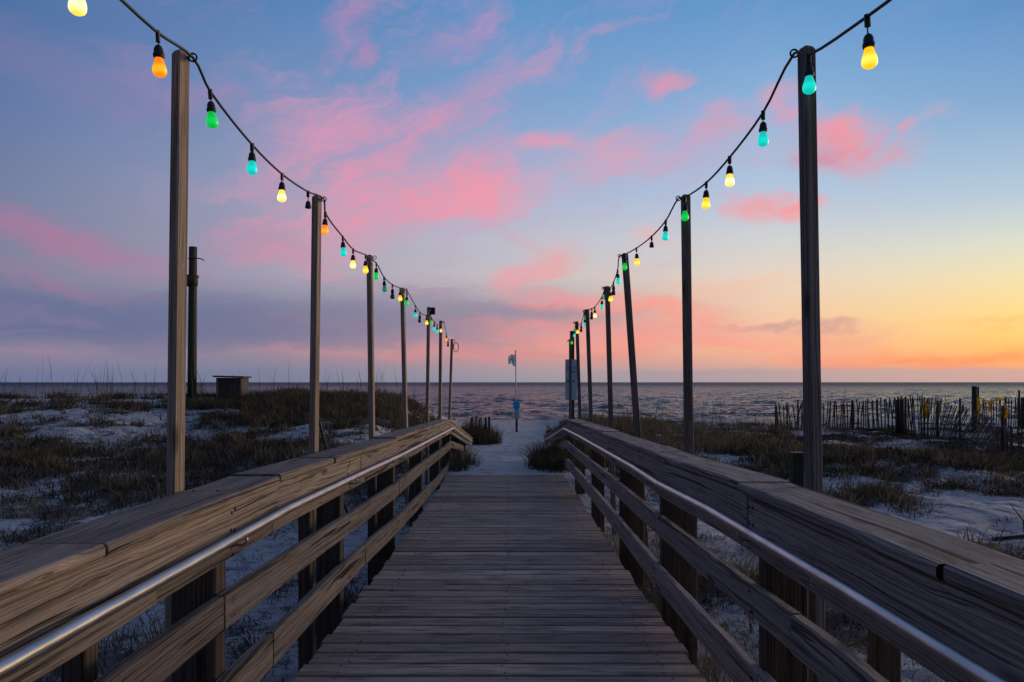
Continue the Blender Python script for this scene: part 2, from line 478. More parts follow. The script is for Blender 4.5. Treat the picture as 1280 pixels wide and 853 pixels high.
# the big pink swath
blob(430, 160, 210, 75, 8, (214, 148, 178), 0.9, n_high)
blob(500, 240, 290, 88, 6, (230, 146, 170), 0.97, n_high)
blob(600, 242, 170, 40, 4, (240, 150, 164), 0.8, n_high)
blob(440, 290, 170, 60, 15, (224, 148, 170), 0.85, n_high)
blob(330, 300, 110, 45, -10, (194, 134, 164), 0.5, n_high)
blob(375, 330, 120, 26, -18, (214, 140, 164), 0.55, n_high)
# right of centre
blob(690, 182, 85, 26, 0, (240, 148, 162), 0.9, n_puff)
blob(755, 200, 150, 52, 8, (220, 156, 178), 0.8, n_high)
blob(860, 185, 150, 50, 5, (198, 162, 190), 0.65, n_high)
blob(828, 104, 46, 24, -8, (226, 146, 168), 0.95, n_puff)
blob(900, 150, 70, 34, 20, (222, 150, 172), 0.7, n_puff)
blob(985, 125, 60, 34, -10, (224, 152, 172), 0.8, n_puff)
blob(1045, 155, 85, 28, -4, (244, 146, 152), 1.0, n_puff)
blob(1040, 188, 130, 42, -6, (236, 140, 150), 1.0, n_puff)
blob(1000, 195, 80, 26, -6, (196, 130, 152), 0.6, n_puff)
blob(1133, 158, 30, 15, 0, (232, 152, 162), 0.95, n_puff)
blob(1185, 145, 40, 20, 0, (196, 168, 190), 0.5, n_puff)
blob(955, 262, 70, 34, -8, (244, 148, 148), 1.0, n_puff)
blob(1000, 264, 50, 22, 10, (246, 150, 146), 0.9, n_puff)
blob(820, 288, 60, 24, -10, (238, 168, 166), 0.6, n_puff)
# mid centre
blob(690, 320, 70, 40, 20, (240, 150, 152), 0.9, n_high)
blob(650, 345, 70, 26, 10, (238, 150, 156), 0.85, n_high)
blob(640, 300, 60, 22, -20, (206, 158, 172), 0.5, n_high)
blob(700, 375, 130, 30, -4, (236, 146, 148), 0.85, n_low)
blob(900, 355, 150, 26, 0, (246, 182, 150), 0.7, n_low)
# left mauve patches
blob(30, 285, 120, 36, -18, (176, 116, 150), 0.75, n_high)
blob(110, 300, 130, 34, -8, (172, 118, 152), 0.7, n_high)
blob(170, 325, 150, 34, -14, (168, 122, 154), 0.7, n_high)
blob(75, 350, 170, 22, -10, (156, 118, 152), 0.8, n_low)
blob(100, 100, 240, 50, -8, (140, 122, 164), 0.55, n_high)
blob(230, 110, 130, 34, -6, (162, 130, 168), 0.6, n_high)
# grey blue bank, left and centre
blob(60, 390, 420, 52, -3, (100, 108, 146), 0.75, n_low, 0.05, 0.8)
blob(400, 405, 330, 40, -2, (120, 120, 150), 0.6, n_low, 0.05, 0.8)
blob(590, 388, 240, 26, -4, (134, 128, 152), 0.5, n_low, 0.05, 0.85)
blob(690, 405, 160, 24, 2, (160, 136, 152), 0.6, n_low, 0.05, 0.85)
# salmon bands over the horizon
blob(830, 392, 170, 34, -8, (248, 152, 138), 1.0, n_low)
blob(760, 418, 260, 22, -2, (240, 148, 142), 0.9, n_low, 0.05)
blob(880, 432, 300, 18, -2, (246, 150, 136), 0.9, n_low, 0.05)
blob(1030, 418, 150, 22, -3, (240, 162, 140), 0.85, n_low)
blob(990, 408, 130, 9, -2, (186, 148, 150), 0.7, n_low, 0.1)
blob(1150, 445, 300, 16, -1, (255, 142, 100), 0.9, n_low, 0.1)
blob(640, 440, 280, 16, 0, (220, 140, 140), 0.8, n_low, 0.05)
blob(520, 440, 300, 10, 0, (196, 138, 146), 0.7, n_low, 0.05)
blob(1250, 408, 160, 10, 0, (250, 186, 112), 0.6, n_low, 0.1)
# grey cloud bank sitting on the horizon to the right
bank = t.math('MULTIPLY_ADD', t.math('SUBTRACT', n_puff, 0.5), 0.9, el)
bm = t.math('MULTIPLY', t.rng(bank, 0.75, 1.15, 1.0, 0.0), t.rng(az, -4, 14))
sky = t.mix(t.math('MULTIPLY', bm, 0.75), sky, t.mix(t.rng(az, 5, 36), s2l((160, 150, 160)), s2l((196, 162, 156))))

nish = t.node('ShaderNodeTexSky', sky_type='NISHITA')
nish.sun_disc = False
nish.sun_elevation = R(2.0)
nish.sun_rotation = R(52)
nish.air_density = 1.0; nish.dust_density = 1.2; nish.ozone_density = 3.0
bg1 = t.node('ShaderNodeBackground'); t.put(bg1.inputs[0], sky); bg1.inputs[1].default_value = 1.04
bg2 = t.node('ShaderNodeBackground'); t.put(bg2.inputs[0], nish.outputs[0]); bg2.inputs[1].default_value = 0.008
add = t.node('ShaderNodeAddShader')
t.l.new(bg1.outputs[0], add.inputs[0]); t.l.new(bg2.outputs[0], add.inputs[1])
wo = t.node('ShaderNodeOutputWorld'); t.l.new(add.outputs[0], wo.inputs[0])
#SKY_END

sun = bpy.data.lights.new('after_glow', 'SUN')
sun.energy = 1.9; sun.angle = R(25); sun.color = (1.0, 0.70, 0.46)
so = bpy.data.objects.new('after_glow', sun); col.objects.link(so)
sd = Vector((math.sin(R(60)) * math.cos(R(5)), math.cos(R(60)) * math.cos(R(5)), math.sin(R(5))))
so.rotation_euler = (-sd).to_track_quat('-Z', 'Y').to_euler()

# ------------------------------------------------------------------ camera
cam = bpy.data.cameras.new('camera')
cam.sensor_width = 36.0; cam.lens = F / 1280 * 36
cam.shift_y = (HY - 426.5) / 1280
cam.shift_x = (640 - CX) / 1280
cam.clip_start = 0.05; cam.clip_end = 100000
co = bpy.data.objects.new('camera', cam); col.objects.link(co)
co.location = (0, 0, CZ); co.rotation_euler = (R(90), 0, 0)
scn.camera = co

# ------------------------------------------------------------------ ground
DECK_END = 10.62
PATH = [(0, 1.80), (5, 1.74), (8.5, 1.62), (10.3, 1.50), (10.66, 1.372), (12, 1.42), (49.8, 2.62), (60, 3.0)]
LEFT = [(0, 1.80), (6, 1.66), (10, 1.40), (13, 1.20), (18, 0.80), (24, 0.47), (29, 0.75), (40, 2.1), (50, 2.70), (60, 3.0)]
RIGHT = [(0, 1.78), (6, 1.68), (8, 1.62), (12, 1.50), (18, 1.46), (25, 1.55), (32, 1.70), (42, 2.15), (50, 2.70), (60, 3.0)]


def below(x, y):
    p = lerp_tab(PATH, y)
    wob = 0.25 * noise.noise((x * 0.3, y * 0.3, 4.0))
    sl = sstep(-1.25 + wob, -3.1 + wob, x)
    sr = sstep(1.3 + wob, 3.2 + wob, x)
    if y > 20:
        sl = sstep(-1.6 + wob, -4.2 + wob, x)
    b = p * (1 - sl - sr) + lerp_tab(LEFT, y) * sl + lerp_tab(RIGHT, y) * sr
    far = sstep(4, 14, y) * (1 - sstep(40, 48, y))
    side = max(sl, sr)
    b += side * (0.16 * far * noise.noise((x * 0.22, y * 0.2, 1.0)) + 0.09 * far * noise.noise((x * 0.6, y * 0.5, 2.0)))
    b += (0.3 + 0.7 * side) * 0.035 * noise.noise((x * 1.3, y * 1.3, 3.0)) * (1 - sstep(44, 49, y))
    b += 0.16 * sstep(7.5, 9.5, x) * (1 - sstep(38, 46, y))
    b += 0.05 * side * (1 - sstep(30, 40, y)) * noise.noise((x * 2.6, y * 2.2, 8.0))
    b += 0.012 * noise.noise((x * 4.0, y * 4.0, 5.0)) * (1 - sstep(20, 40, y))
    if sl > 0 and 14 < y < 34:      # the crest breaks up into hummocks
        b -= sl * 0.10 * noise.noise((x * 0.45, 7.0, 6.0)) * (1 - abs(y - 24) / 10)
    return b


def gz(x, y):
    return CZ - below(x, y)


def axis(segs):
    out = []
    for a, b, s in segs:
        n = max(1, int(round((b - a) / s)))
        out += [a + (b - a) * i / n for i in range(n)]
    out.append(segs[-1][1])
    return out


xs = axis([(-400, -60, 40), (-60, -24, 2.0), (-24, -9, 0.45), (-9, -3.2, 0.14), (-3.2, 3.2, 0.085), (3.2, 9, 0.14), (9, 24, 0.45), (24, 60, 2.0), (60, 400, 40)])
ys = axis([(-40, -3, 4), (-3, 1, 0.5), (1, 6, 0.09), (6, 16, 0.11), (16, 30, 0.22), (30, 60, 0.6)])
gv = [(x, y, gz(x, y)) for y in ys for x in xs]
nx = len(xs)
gf = [(j * nx + i, j * nx + i + 1, (j + 1) * nx + i + 1, (j + 1) * nx + i) for j in range(len(ys) - 1) for i in range(nx - 1)]


def veg(x, y):
    """how much grows here, 0..1"""
    n1 = 0.65 * noise.noise((x * 0.35, y * 0.42, 11.0)) + 0.75 * noise.noise((x * 0.9, y * 0.8, 12.0)) + 0.55 * noise.noise((x * 2.1, y * 1.7, 13.0)) + 0.3 * noise.noise((x * 4.5, y * 4.0, 14.0))
    if y < 1.0 or y > 46: return 0.0
    if x < 0:
        side = sstep(-1.15, -2.0, x) if y > 9 else sstep(-0.9, -1.2, x)
        band = 0.02 + 0.62 * math.exp(-((y - 11.5) / 2.6) ** 2) + 0.42 * math.exp(-((y - 23) / 5) ** 2) * sstep(-10, -6, x) + 0.12 * math.exp(-((y - 16) / 3) ** 2)
        band += 0.5 * math.exp(-((y - 19) / 5) ** 2) * sstep(-7.5, -6.0, x) * sstep(-4.2, -5.2, x)
        band -= 0.38 * (1 - sstep(8.0, 10.0, y)) - 0.10 * sstep(13, 15, y)
        if x < -7.5: band -= 0.12
        if y < 6: band = -0.10
        if y > 27: band = -0.5
    else:
        side = sstep(1.15, 1.9, x) if y > 9 else sstep(0.85, 1.1, x)
        band = 0.06 + 0.55 * math.exp(-((y - 13) / 3.4) ** 2) + 0.45 * math.exp(-((y - 21) / 4.5) ** 2)
        band -= 0.5 * math.exp(-((y - 7.6) / 1.6) ** 2) * sstep(1.8, 3.2, x)
        band -= 0.9 * math.exp(-(((x - 4.1) / 0.5) ** 2 + ((y - 13.5) / 2.2) ** 2))
        band += 0.35 * math.exp(-((y - 14) / 3) ** 2) * sstep(7, 10, x)
        if x > 5: band -= 0.2 * sstep(16.5, 19, y) * sstep(5, 6.5, x)
        if y < 6.2 and x < 2.6: band = 0.34
        if y > 27: band = 0.1 - (y - 27) * 0.06
    return max(0.0, min(1.0, (n1 + band) * 1.5)) * side


def ground_mat():
    m, t = mat('white dune sand')
    tc = t.node('ShaderNodeTexCoord').outputs['Object']
    fine = t.noise(tc, 55.0, 4.0, 0.7)
    med = t.noise(tc, 5.5, 5.0, 0.6, 0.3)
    big = t.noise(tc, 0.8, 4.0, 0.6)
    c = t.mix(t.rng(big, 0.3, 0.7), (0.42, 0.418, 0.412), (0.53, 0.528, 0.522))
    c = t.mix(t.math('MULTIPLY', t.rng(fine, 0.55, 0.75), 0.35), c, (0.28, 0.26, 0.24))
    # leaf litter and roots caught between the plants
    vegf = t.node('ShaderNodeAttribute', attribute_name='litter').outputs['Fac']
    lit = t.noise(tc, 9.0, 6.0, 0.75)
    lm = t.rng(t.math('ADD', t.math('MULTIPLY', vegf, 0.75), t.math('MULTIPLY', t.math('SUBTRACT', lit, 0.5), 2.6)), 0.02, 0.42)
    c = t.mix(t.math('MULTIPLY', lm, 0.85), c, t.mix(fine, (0.05, 0.043, 0.035), (0.13, 0.105, 0.08)))
    vo = t.node('ShaderNodeTexVoronoi', feature='SMOOTH_F1')
    t.put(vo.inputs['Vector'], tc); vo.inputs['Scale'].default_value = 3.2
    foot = t.rng(vo.outputs['Distance'], 0.05, 0.5)
    h = t.math('ADD', t.math('MULTIPLY', med, 0.6), t.math('MULTIPLY', foot, 0.7))
    n = t.bump(h, 1.0, 0.10)
    n = t.bump(fine, 0.4, 0.01, n)
    # wet sand by the water is darker
    y = t.sep(tc)[1]
    c = t.mix(t.rng(y, 47.0, 49.3), c, (0.20, 0.19, 0.19))
    t.principled(c, 0.95, 0, n, spec=0.2)
    return m


me = bpy.data.meshes.new('ground')
me.from_pydata(gv, [], gf)
at = me.attributes.new('litter', 'FLOAT', 'POINT')
at.data.foreach_set('value', np.array([(-1.0 if (abs(x) < 1.1 and y > 9.5) else veg(x, y)) for x, y, z in gv], dtype=np.float32))
me.polygons.foreach_set('use_smooth', np.ones(len(gf), dtype=bool))
me.materials.append(ground_mat())
go = bpy.data.objects.new('ground', me); col.objects.link(go)
tag(go, 'white sand dunes and beach path leading to the sea', 'ground', kind='structure')

# ------------------------------------------------------------------ sea
rows = [47.0]
while rows[-1] < 700: rows.append(rows[-1] * 1.0085)
while rows[-1] < 60000: rows.append(rows[-1] * 1.25)
tt = np.concatenate([np.linspace(-6, -0.85, 12)[:-1], np.linspace(-0.85, 0.85, 560), np.linspace(0.85, 6, 12)[1:]])
sv = []
for y in rows:
    fade = max(0.0, 1 - y / 700)
    for q in tt:
        x = q * y
        z = 0.0
        if fade > 0 and abs(q) <= 0.86:
            z += 0.85 * (0.25 - abs(noise.noise((x * 0.08, y * 0.17, 0.0))))
            z += 0.62 * (0.25 - abs(noise.noise((x * 0.34 + 9, y * 0.46, 1.0)))) * (1 if y < 260 else fade)
            if y < 160: z += 0.22 * noise.noise((x * 1.1 + 3, y * 1.3, 2.0)) * (1 - y / 160)
            # small breaking lines near the shore
            z += 0.07 * math.exp(-((y - 54 - 1.2 * noise.noise((x * 0.06, 0, 5))) / 1.1) ** 2)
            z *= fade * min(1.0, 0.15 + (y - 46.8) / 9)
        sv.append((x, y, z))
nt = len(tt)
sf = [(j * nt + i, j * nt + i + 1, (j + 1) * nt + i + 1, (j + 1) * nt + i) for j in range(len(rows) - 1) for i in range(nt - 1)]
m, t = mat('sea water')
tc = t.node('ShaderNodeTexCoord').outputs['Object']
xyz = t.sep(tc)
b1 = t.noise(t.comb(t.math('MULTIPLY', xyz[0], 1.0), t.math('MULTIPLY', xyz[1], 1.5)), 1.0, 5.0, 0.6, 0.4)
b2 = t.noise(t.comb(t.math('MULTIPLY', xyz[0], 0.12), t.math('MULTIPLY', xyz[1], 0.22), 4.0), 1.0, 4.0, 0.6, 0.3)
nn = t.bump(b2, 1.0, 2.6)
nn = t.bump(b1, 1.0, 0.85, nn)
pr = t.principled((0.016, 0.019, 0.030), t.rng(xyz[1], 70, 700, 0.17, 0.50, smooth=False), 0, nn, spec=0.5)
pr.inputs['IOR'].default_value = 1.333
me = bpy.data.meshes.new('sea'); me.from_pydata(sv, [], sf)
me.polygons.foreach_set('use_smooth', np.ones(len(sf), dtype=bool))
me.materials.append(m)
o = bpy.data.objects.new('sea', me); col.objects.link(o)
tag(o, 'choppy mauve grey sea reaching to the horizon', 'sea', kind='structure')

# ------------------------------------------------------------------ boardwalk
DECKZ = [(-2, 1.17), (0, 1.175), (2.93, 1.225), (4.88, 1.29), (7.5, 1.318), (10.6, 1.362)]
bw = empty('boardwalk', (-0.04, 5, CZ - 1.35), 'weathered grey brown boardwalk of crosswise planks running down to the sand path', 'boardwalk')
mb = MB()
y = -0.6
while y < DECK_END - 0.10:
    wd = 0.138
    z = CZ - lerp_tab(DECKZ, y + wd / 2) + rnd.uniform(-0.002, 0.002)
    xl = -0.89 + rnd.uniform(-0.012, 0.012); xr = 0.815 + rnd.uniform(-0.014, 0.014) - 0.002 * y
    slope = math.atan((lerp_tab(DECKZ, y) - lerp_tab(DECKZ, y + wd)) / wd)
    rot = Matrix.Rotation(slope, 3, 'X') @ Matrix.Rotation(rnd.uniform(-0.0012, 0.0012), 3, 'Z')
    mb.box(((xl + xr) / 2, y + wd / 2, z - 0.019), (xr - xl, wd - rnd.uniform(0.011, 0.017), 0.038), rot, 0.004, 0, rnd.gauss(0.5, 0.27), axis=0)
    # nail heads over the stringers
    for nxp in (-0.72, -0.02, 0.66):
        for dy in (-0.04, 0.04):
            cx_, cy_ = nxp + rnd.uniform(-0.02, 0.02), y + wd / 2 + dy
            mb.box((cx_, cy_, z - (cy_ - y - wd / 2) * math.tan(-slope) + 0.0004), (0.009, 0.009, 0.003), None, 0.002, 1, 0.5)
    y += wd + 0.001
mb.build('deck_planks', [M['deck'], M['dark_metal']], bw)
mb = MB()
z = CZ - 1.366
mb.box((-0.045, DECK_END + 0.015, z - 0.02), (1.70, 0.06, 0.035), None, 0.005, 0, 0.9, axis=0)
mb.build('end_strip', M['cap_grey'], bw)
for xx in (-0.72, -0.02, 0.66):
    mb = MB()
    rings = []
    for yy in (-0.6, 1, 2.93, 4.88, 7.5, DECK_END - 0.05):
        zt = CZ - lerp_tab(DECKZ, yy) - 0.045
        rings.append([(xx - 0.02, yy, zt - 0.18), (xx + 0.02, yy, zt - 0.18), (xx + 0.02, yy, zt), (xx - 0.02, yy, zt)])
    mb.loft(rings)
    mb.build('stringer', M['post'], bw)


# ------------------------------------------------------------------ railings
def board(mb, s, la, lb, top, thick, y0, y1, ch=0.005, jit=0.003, tint=None, mi=0, drop=None, step=0.3):
    """a board swept along the walk: lateral la..lb (inner..outer), top depth from a table below the camera"""
    n = max(2, int((y1 - y0) / step))
    knots = sorted(set([y0 + (y1 - y0) * i / n for i in range(n + 1)] + [k for k, _ in top if y0 < k < y1]))
    dz = rnd.uniform(-jit, jit); dl = rnd.uniform(-jit, jit)
    ph = rnd.uniform(0, 100)
    rings = []
    for yy in knots:
        zt = CZ - lerp_tab(top, yy) + dz - (drop or 0)
        q = 0.0032
        e = [q * noise.noise((yy * 3, k * 9.1, ph)) for k in range(4)]
        sh = dl + 0.05 * sstep(11.5, 17.5, yy) * -1
        a, b = la + sh + e[0], lb + sh + e[1]
        z1, z0 = zt + e[2], zt - thick + e[3]
        sec = [(a + ch, z0), (b - ch, z0), (b, z0 + ch), (b, z1 - ch), (b - ch, z1), (a + ch, z1), (a, z1 - ch), (a, z0 + ch)]
        ring = [(s * p, yy, z) for p, z in sec]
        rings.append(ring if s < 0 else ring[::-1])
    mb.loft(rings, True, mi, rnd.gauss(0.5, 0.13) if tint is None else tint)


def nails(mb, s, l, yy, zs, mi=1):
    for z in zs:
        for k in range(2):
            y_ = yy + (k - 0.5) * 0.034 + rnd.uniform(-0.012, 0.012)
            if rnd.random() < 0.15: continue
            mb.box((s * (l - 0.0005), y_, z + rnd.uniform(-0.008, 0.008)), (0.004, 0.011, 0.011), None, 0.002, mi, 0.5)


def railing(s, lin, lout, captab, midtab, bottab, capj, facej, lowj, midj, botj, postY, slimY, label, matr, lpost):
    base = empty('railing', (s * lin, 5, CZ - 1.35), label, 'railing')
    y1 = captab[-1][0]
    def sections(name, j, la, lb, tab, th, m, drop=0.0, ch=0.005, jit=0.003, mats=None):
        for a, b in zip(j, j[1:]):
            mb = MB()
            board(mb, s, la, lb, tab, th, a + (0.007 if name == 'cap_rail' else 0.003), b - (0.007 if name == 'cap_rail' else 0.003), ch, jit, drop=drop)
            if name != 'cap_rail':
                for py in postY:
                    if a < py < b:
                        zt = CZ - lerp_tab(tab, py) - drop
                        nails(mb, s, la, py, [zt - th * 0.28, zt - th * 0.75])
            else:
                for py in postY:
                    if a < py < b:
                        for q in (0.3, 0.7):
                            mb.box((s * (la + (lb - la) * q), py, CZ - lerp_tab(tab, py) - drop + 0.0005), (0.01, 0.01, 0.004), None, 0.002, 1, 0.5)
            mb.build(name, [m, M['dark_metal']], base)
    sections('cap_rail', capj, lin - 0.012, lout, captab, 0.034, matr[0], 0, 0.007, 0.009)
    sections('face_board', facej, lin, lin + 0.036, captab, 0.128, matr[1], 0.036)
    sections('lower_board', lowj, lin - 0.004, lin + 0.034, captab, 0.062, matr[1], 0.167)
    sections('mid_rail', midj, lin, lin + 0.036, midtab, 0.120, matr[1])
    sections('bottom_rail', botj, lin, lin + 0.036, bottab, 0.138, matr[1])
    # steel handrail and its brackets
    lp = lin - 0.048
    ys_ = sorted(set([-0.6 + 0.25 * i for i in range(int((y1 + 0.1) / 0.25))] + [k for k, _ in captab]))
    ys_ = [q for q in ys_ if -0.6 <= q <= y1 - 1.0]
    mb = MB()
    mb.tube([(s * (lp - 0.05 * sstep(11.5, 17.5, q)), q, CZ - lerp_tab(captab, q) - 0.142) for q in ys_], 0.0168, 14)
    hr = mb.build('handrail', M['steel'], base)
    hr['_mw'] = 0
    del hr['_mw']
    for py in postY[:9]:
        if py > y1 - 1.2: continue
        z = CZ - lerp_tab(captab, py) - 0.142
        mb = MB()
        mb.tube([(s * (lin + 0.002), py, z - 0.045), (s * (lp + 0.012), py, z - 0.045), (s * lp, py, z - 0.035), (s * lp, py, z - 0.014)], 0.005, 8)
        mb.build('handrail_bracket', M['steel'], base)
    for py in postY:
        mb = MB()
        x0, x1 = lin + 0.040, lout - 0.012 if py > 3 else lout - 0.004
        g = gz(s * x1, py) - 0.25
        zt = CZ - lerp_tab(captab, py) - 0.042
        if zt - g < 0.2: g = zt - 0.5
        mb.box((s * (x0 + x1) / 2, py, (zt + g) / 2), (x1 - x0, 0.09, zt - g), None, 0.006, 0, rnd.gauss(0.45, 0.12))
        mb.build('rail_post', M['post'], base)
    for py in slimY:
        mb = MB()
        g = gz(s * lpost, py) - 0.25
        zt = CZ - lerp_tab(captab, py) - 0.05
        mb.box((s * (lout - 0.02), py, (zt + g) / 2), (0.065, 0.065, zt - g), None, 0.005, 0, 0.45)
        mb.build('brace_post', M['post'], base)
    return base


capL = [(-0.7, .366), (1.34, .366), (2.94, .375), (4.5, .42), (6.0, .468), (8.5, .525), (11.1, .585), (11.6, .60), (17.5, 1.35)]
midL = [(-0.7, .70), (2.15, .704), (3.6, .754), (4.4, .79), (6.06, .849), (8.3, .885), (9.6, .923), (11.8, .96), (17.5, 1.64)]
botL = [(-0.7, .985), (2.5, 1.0), (3.65, 1.03), (5.0, 1.08), (6.2, 1.15), (7.7, 1.2), (9.4, 1.26), (11.8, 1.29), (14.5, 1.66)]
capR = [(-0.7, .36), (1.75, .363), (2.94, .38), (3.95, .415), (4.75, .42), (6.5, .455), (8.7, .50), (10.75, .555), (17, 1.27)]
midR = [(-0.7, .70), (2.0, .70), (2.7, .73), (4.18, .775), (5.8, .80), (7.37, .83), (10.5, .885), (11, .89), (17, 1.58)]
botR = [(-0.7, .98), (2.45, 1.005), (3.47, 1.045), (4.2, 1.07), (5.73, 1.08), (7.37, 1.095), (10.46, 1.15), (11, 1.17), (14, 1.6)]
railing(-1, 0.95, 1.145, capL, midL, botL,
        [-0.6, 1.68, 2.95, 3.85, 6.0, 8.3, 11.6, 14.6, 17.5], [-0.6, 2.96, 4.6, 6.2, 8.3, 11.6, 14.6, 17.4],
        [-0.6, 1.93, 2.87, 4.7, 6.3, 8.3, 11.6, 14.6, 17.3], [-0.6, 2.4, 4.3, 6.2, 9.2, 11.8, 14.5], [-0.6, 2.9, 4.75, 6.2, 9.0, 11.8, 14.4],
        [0.72, 2.47, 4.26, 6.18, 8.15, 10.2, 12.0, 14.2, 16.2], [1.885, 3.97, 5.9],
        'tan timber railing on the left side of the boardwalk with steel handrail', (M['rail_tan'], M['rail_tan']), 1.19)
railing(1, 0.86, 1.05, capR, midR, botR,
        [-0.6, 1.425, 2.69, 3.95, 4.75, 6.8, 8.9, 10.85, 14.0, 17.0], [-0.6, 2.6, 4.3, 6.2, 8.2, 10.85, 14.0, 16.9],
        [-0.6, 2.06, 3.3, 4.9, 7.0, 9.0, 10.85, 14.0, 16.8], [-0.6, 2.2, 4.17, 6.1, 8.3, 10.9, 14], [-0.6, 2.5, 4.25, 6.3, 8.2, 10.9, 13.9],
        [0.72, 2.56, 4.28, 5.88, 7.9, 9.9, 11.6, 13.6, 15.6], [1.98, 4.1, 5.7],
        'dark grey timber railing on the right side of the boardwalk with steel handrail', (M['cap_grey'], M['rail_grey']), 1.10)

# ------------------------------------------------------------------ light posts
def light_post(top, bot, Y, side, rz, label, group, mt, half=0.0235, wide_eye=True):
    pt, pb = P(top[0], top[1], Y), P(bot[0], bot[1], Y)
    d = (pt - pb)
    gzv = gz(pb.x, Y) - 0.3
    foot = pb + d * ((gzv - pb.z) / d.z)
    o = empty('light_post', (foot.x, foot.y, gz(pb.x, Y)), label, 'light post', group)
    mb = MB()
    rot = Matrix.Rotation(R(rz), 3, 'Z')
    rings = []
    c = 0.004
    n = 14
    for i in range(n + 1):
        f = i / n
        p = foot.lerp(pt, f)
        hh = half * (1 + 0.02 * noise.noise((f * 4, Y, 0)))
        if i == n: rings.append((p - Vector((0, 0, 0.012)), hh)); rings.append((p, hh * 0.72)); break
        rings.append((p, hh))
    rr = []
    for p, h in rings:
        sec = [(-h + c, -h), (h - c, -h), (h, -h + c), (h, h - c), (h - c, h), (-h + c, h), (-h, h - c), (-h, -h + c)]
        rr.append([p + rot @ Vector((a, b, 0)) for a, b in sec])
    mb.loft(rr, True, 0, rnd.gauss(0.5, 0.1))
    mb.build('timber', mt, o)
    # screw eye beside the top that carries the cord
    ex = pt + Vector((-side * (half + 0.022), -0.004, -0.022))
    mb = MB()
    mb.tube([ex + Vector((0.014 * math.cos(a), 0, 0.014 * math.sin(a))) for a in (2 * math.pi * k / 16 for k in range(17))], 0.0034, 6)
    mb.tube([ex + Vector((side * 0.012, 0, 0)), ex + Vector((side * 0.05, 0, 0))], 0.0034, 6)
    mb.build('eye_hook', M['dark_metal'], o)
    return o, ex


ORD = ['nearest', 'second', 'third', 'fourth', 'fifth', 'sixth', 'farthest']
Lp = [((226, 65), (219, 610), 2.56, -28), ((396, 245), (392, 566), 4.41, -22), ((462, 319), (465, 547), 6.23, -12), ((503, 360), (507, 536), 8.24, -14),
      ((536, 384), (534, 528), 10.4, -8), ((551, 401), (550, 523), 12.3, -10), ((565, 424), (562, 520), 14.3, -6)]
Rp = [((1008, 60), (1017, 610), 2.60, 18), ((857, 244), (861, 562), 4.42, 8), ((781, 317), (797, 543), 6.19, 12), ((759, 358), (764, 534), 7.8, 5),
      ((734, 387), (739, 527), 9.7, 6), ((721, 402), (725, 523), 11.25, 4), ((713, 425), (713, 522), 13.0, 4)]
eyesL, eyesR = [], []
extraL = ['with warm tan inner face', 'of weathered tan wood', 'of weathered timber', 'of weathered timber', 'with a box of wire at its top', 'of thin dark timber', 'with loose wire coil at top']
extraR = ['with a cyan bulb hanging before its top', 'with a green bulb hanging before its top', 'leaning outward to the right', 'leaning slightly', 'of thin dark timber', 'of thin dark timber', 'before the blue notice board']
for i, (a, b, Y, rz) in enumerate(Lp):
    o, e = light_post(a, b, Y, -1, rz, '%s slim light post on left railing %s' % (ORD[i], extraL[i]), 'light posts along the railings', M['pole_tan'], 0.0225 if i < 5 else 0.024)
    eyesL.append(e)
    if i == 4:
        mb = MB(); mb.box(P(541, 389, Y - 0.02), (0.07, 0.05, 0.10), None, 0.006)
        mb.build('wire_box', M['black'], o)
    if i == 6:
        mb = MB()
        c = P(571, 434, Y - 0.02)
        mb.tube([c + Vector((0.05 * math.cos(q) - 0.02, 0.004 * k, 0.10 * math.sin(q))) for k, q in enumerate(2 * math.pi * k / 14 for k in range(24))], 0.007, 6)
        mb.build('wire_coil', M['black'], o)
for i, (a, b, Y, rz) in enumerate(Rp):
    o, e = light_post(a, b, Y, 1, rz, '%s slim light post on right railing %s' % (ORD[i], extraR[i]), 'light posts along the railings', M['pole_grey'], 0.0235)
    eyesR.append(e)

# ------------------------------------------------------------------ string lights
def mesh_of(mb, name, mats):
    o = mb.build(name, mats); me = o.data
    bpy.data.objects.remove(o)
    return me


# socket: clip on the cord, then lead, then the rubber lampholder; origin at the cord
def socket_mesh(wire):
    mb = MB()
    mb.box((0, 0, -0.012), (0.013, 0.017, 0.036), None, 0.004)
    mb.tube([(0, 0, -0.028), (0.002, 0, -0.028 - wire * 0.5), (0, 0, -0.032 - wire)], 0.0024, 6)
    z = -0.030 - wire
    mb.lathe([(0.006, z + 0.002), (0.011, z - 0.003), (0.0145, z - 0.012), (0.0150, z - 0.024), (0.0175, z - 0.026), (0.0175, z - 0.036), (0.015, z - 0.040)], 14)
    return mesh_of(mb, 'lamp_socket', M['black'])


mb = MB()
mb.lathe([(0.0125, 0.0), (0.0135, -0.006), (0.0165, -0.016), (0.0205, -0.027), (0.0225, -0.037), (0.0222, -0.045), (0.019, -0.053), (0.012, -0.0585), (0.004, -0.060)], 18)
bulb_proto = mesh_of(mb, 'bulb', BULB['y'][0])
BM = {}
for k, (m_, lab) in BULB.items():
    q = bulb_proto.copy(); q.materials[0] = m_; BM[k] = q
WIRES = {}


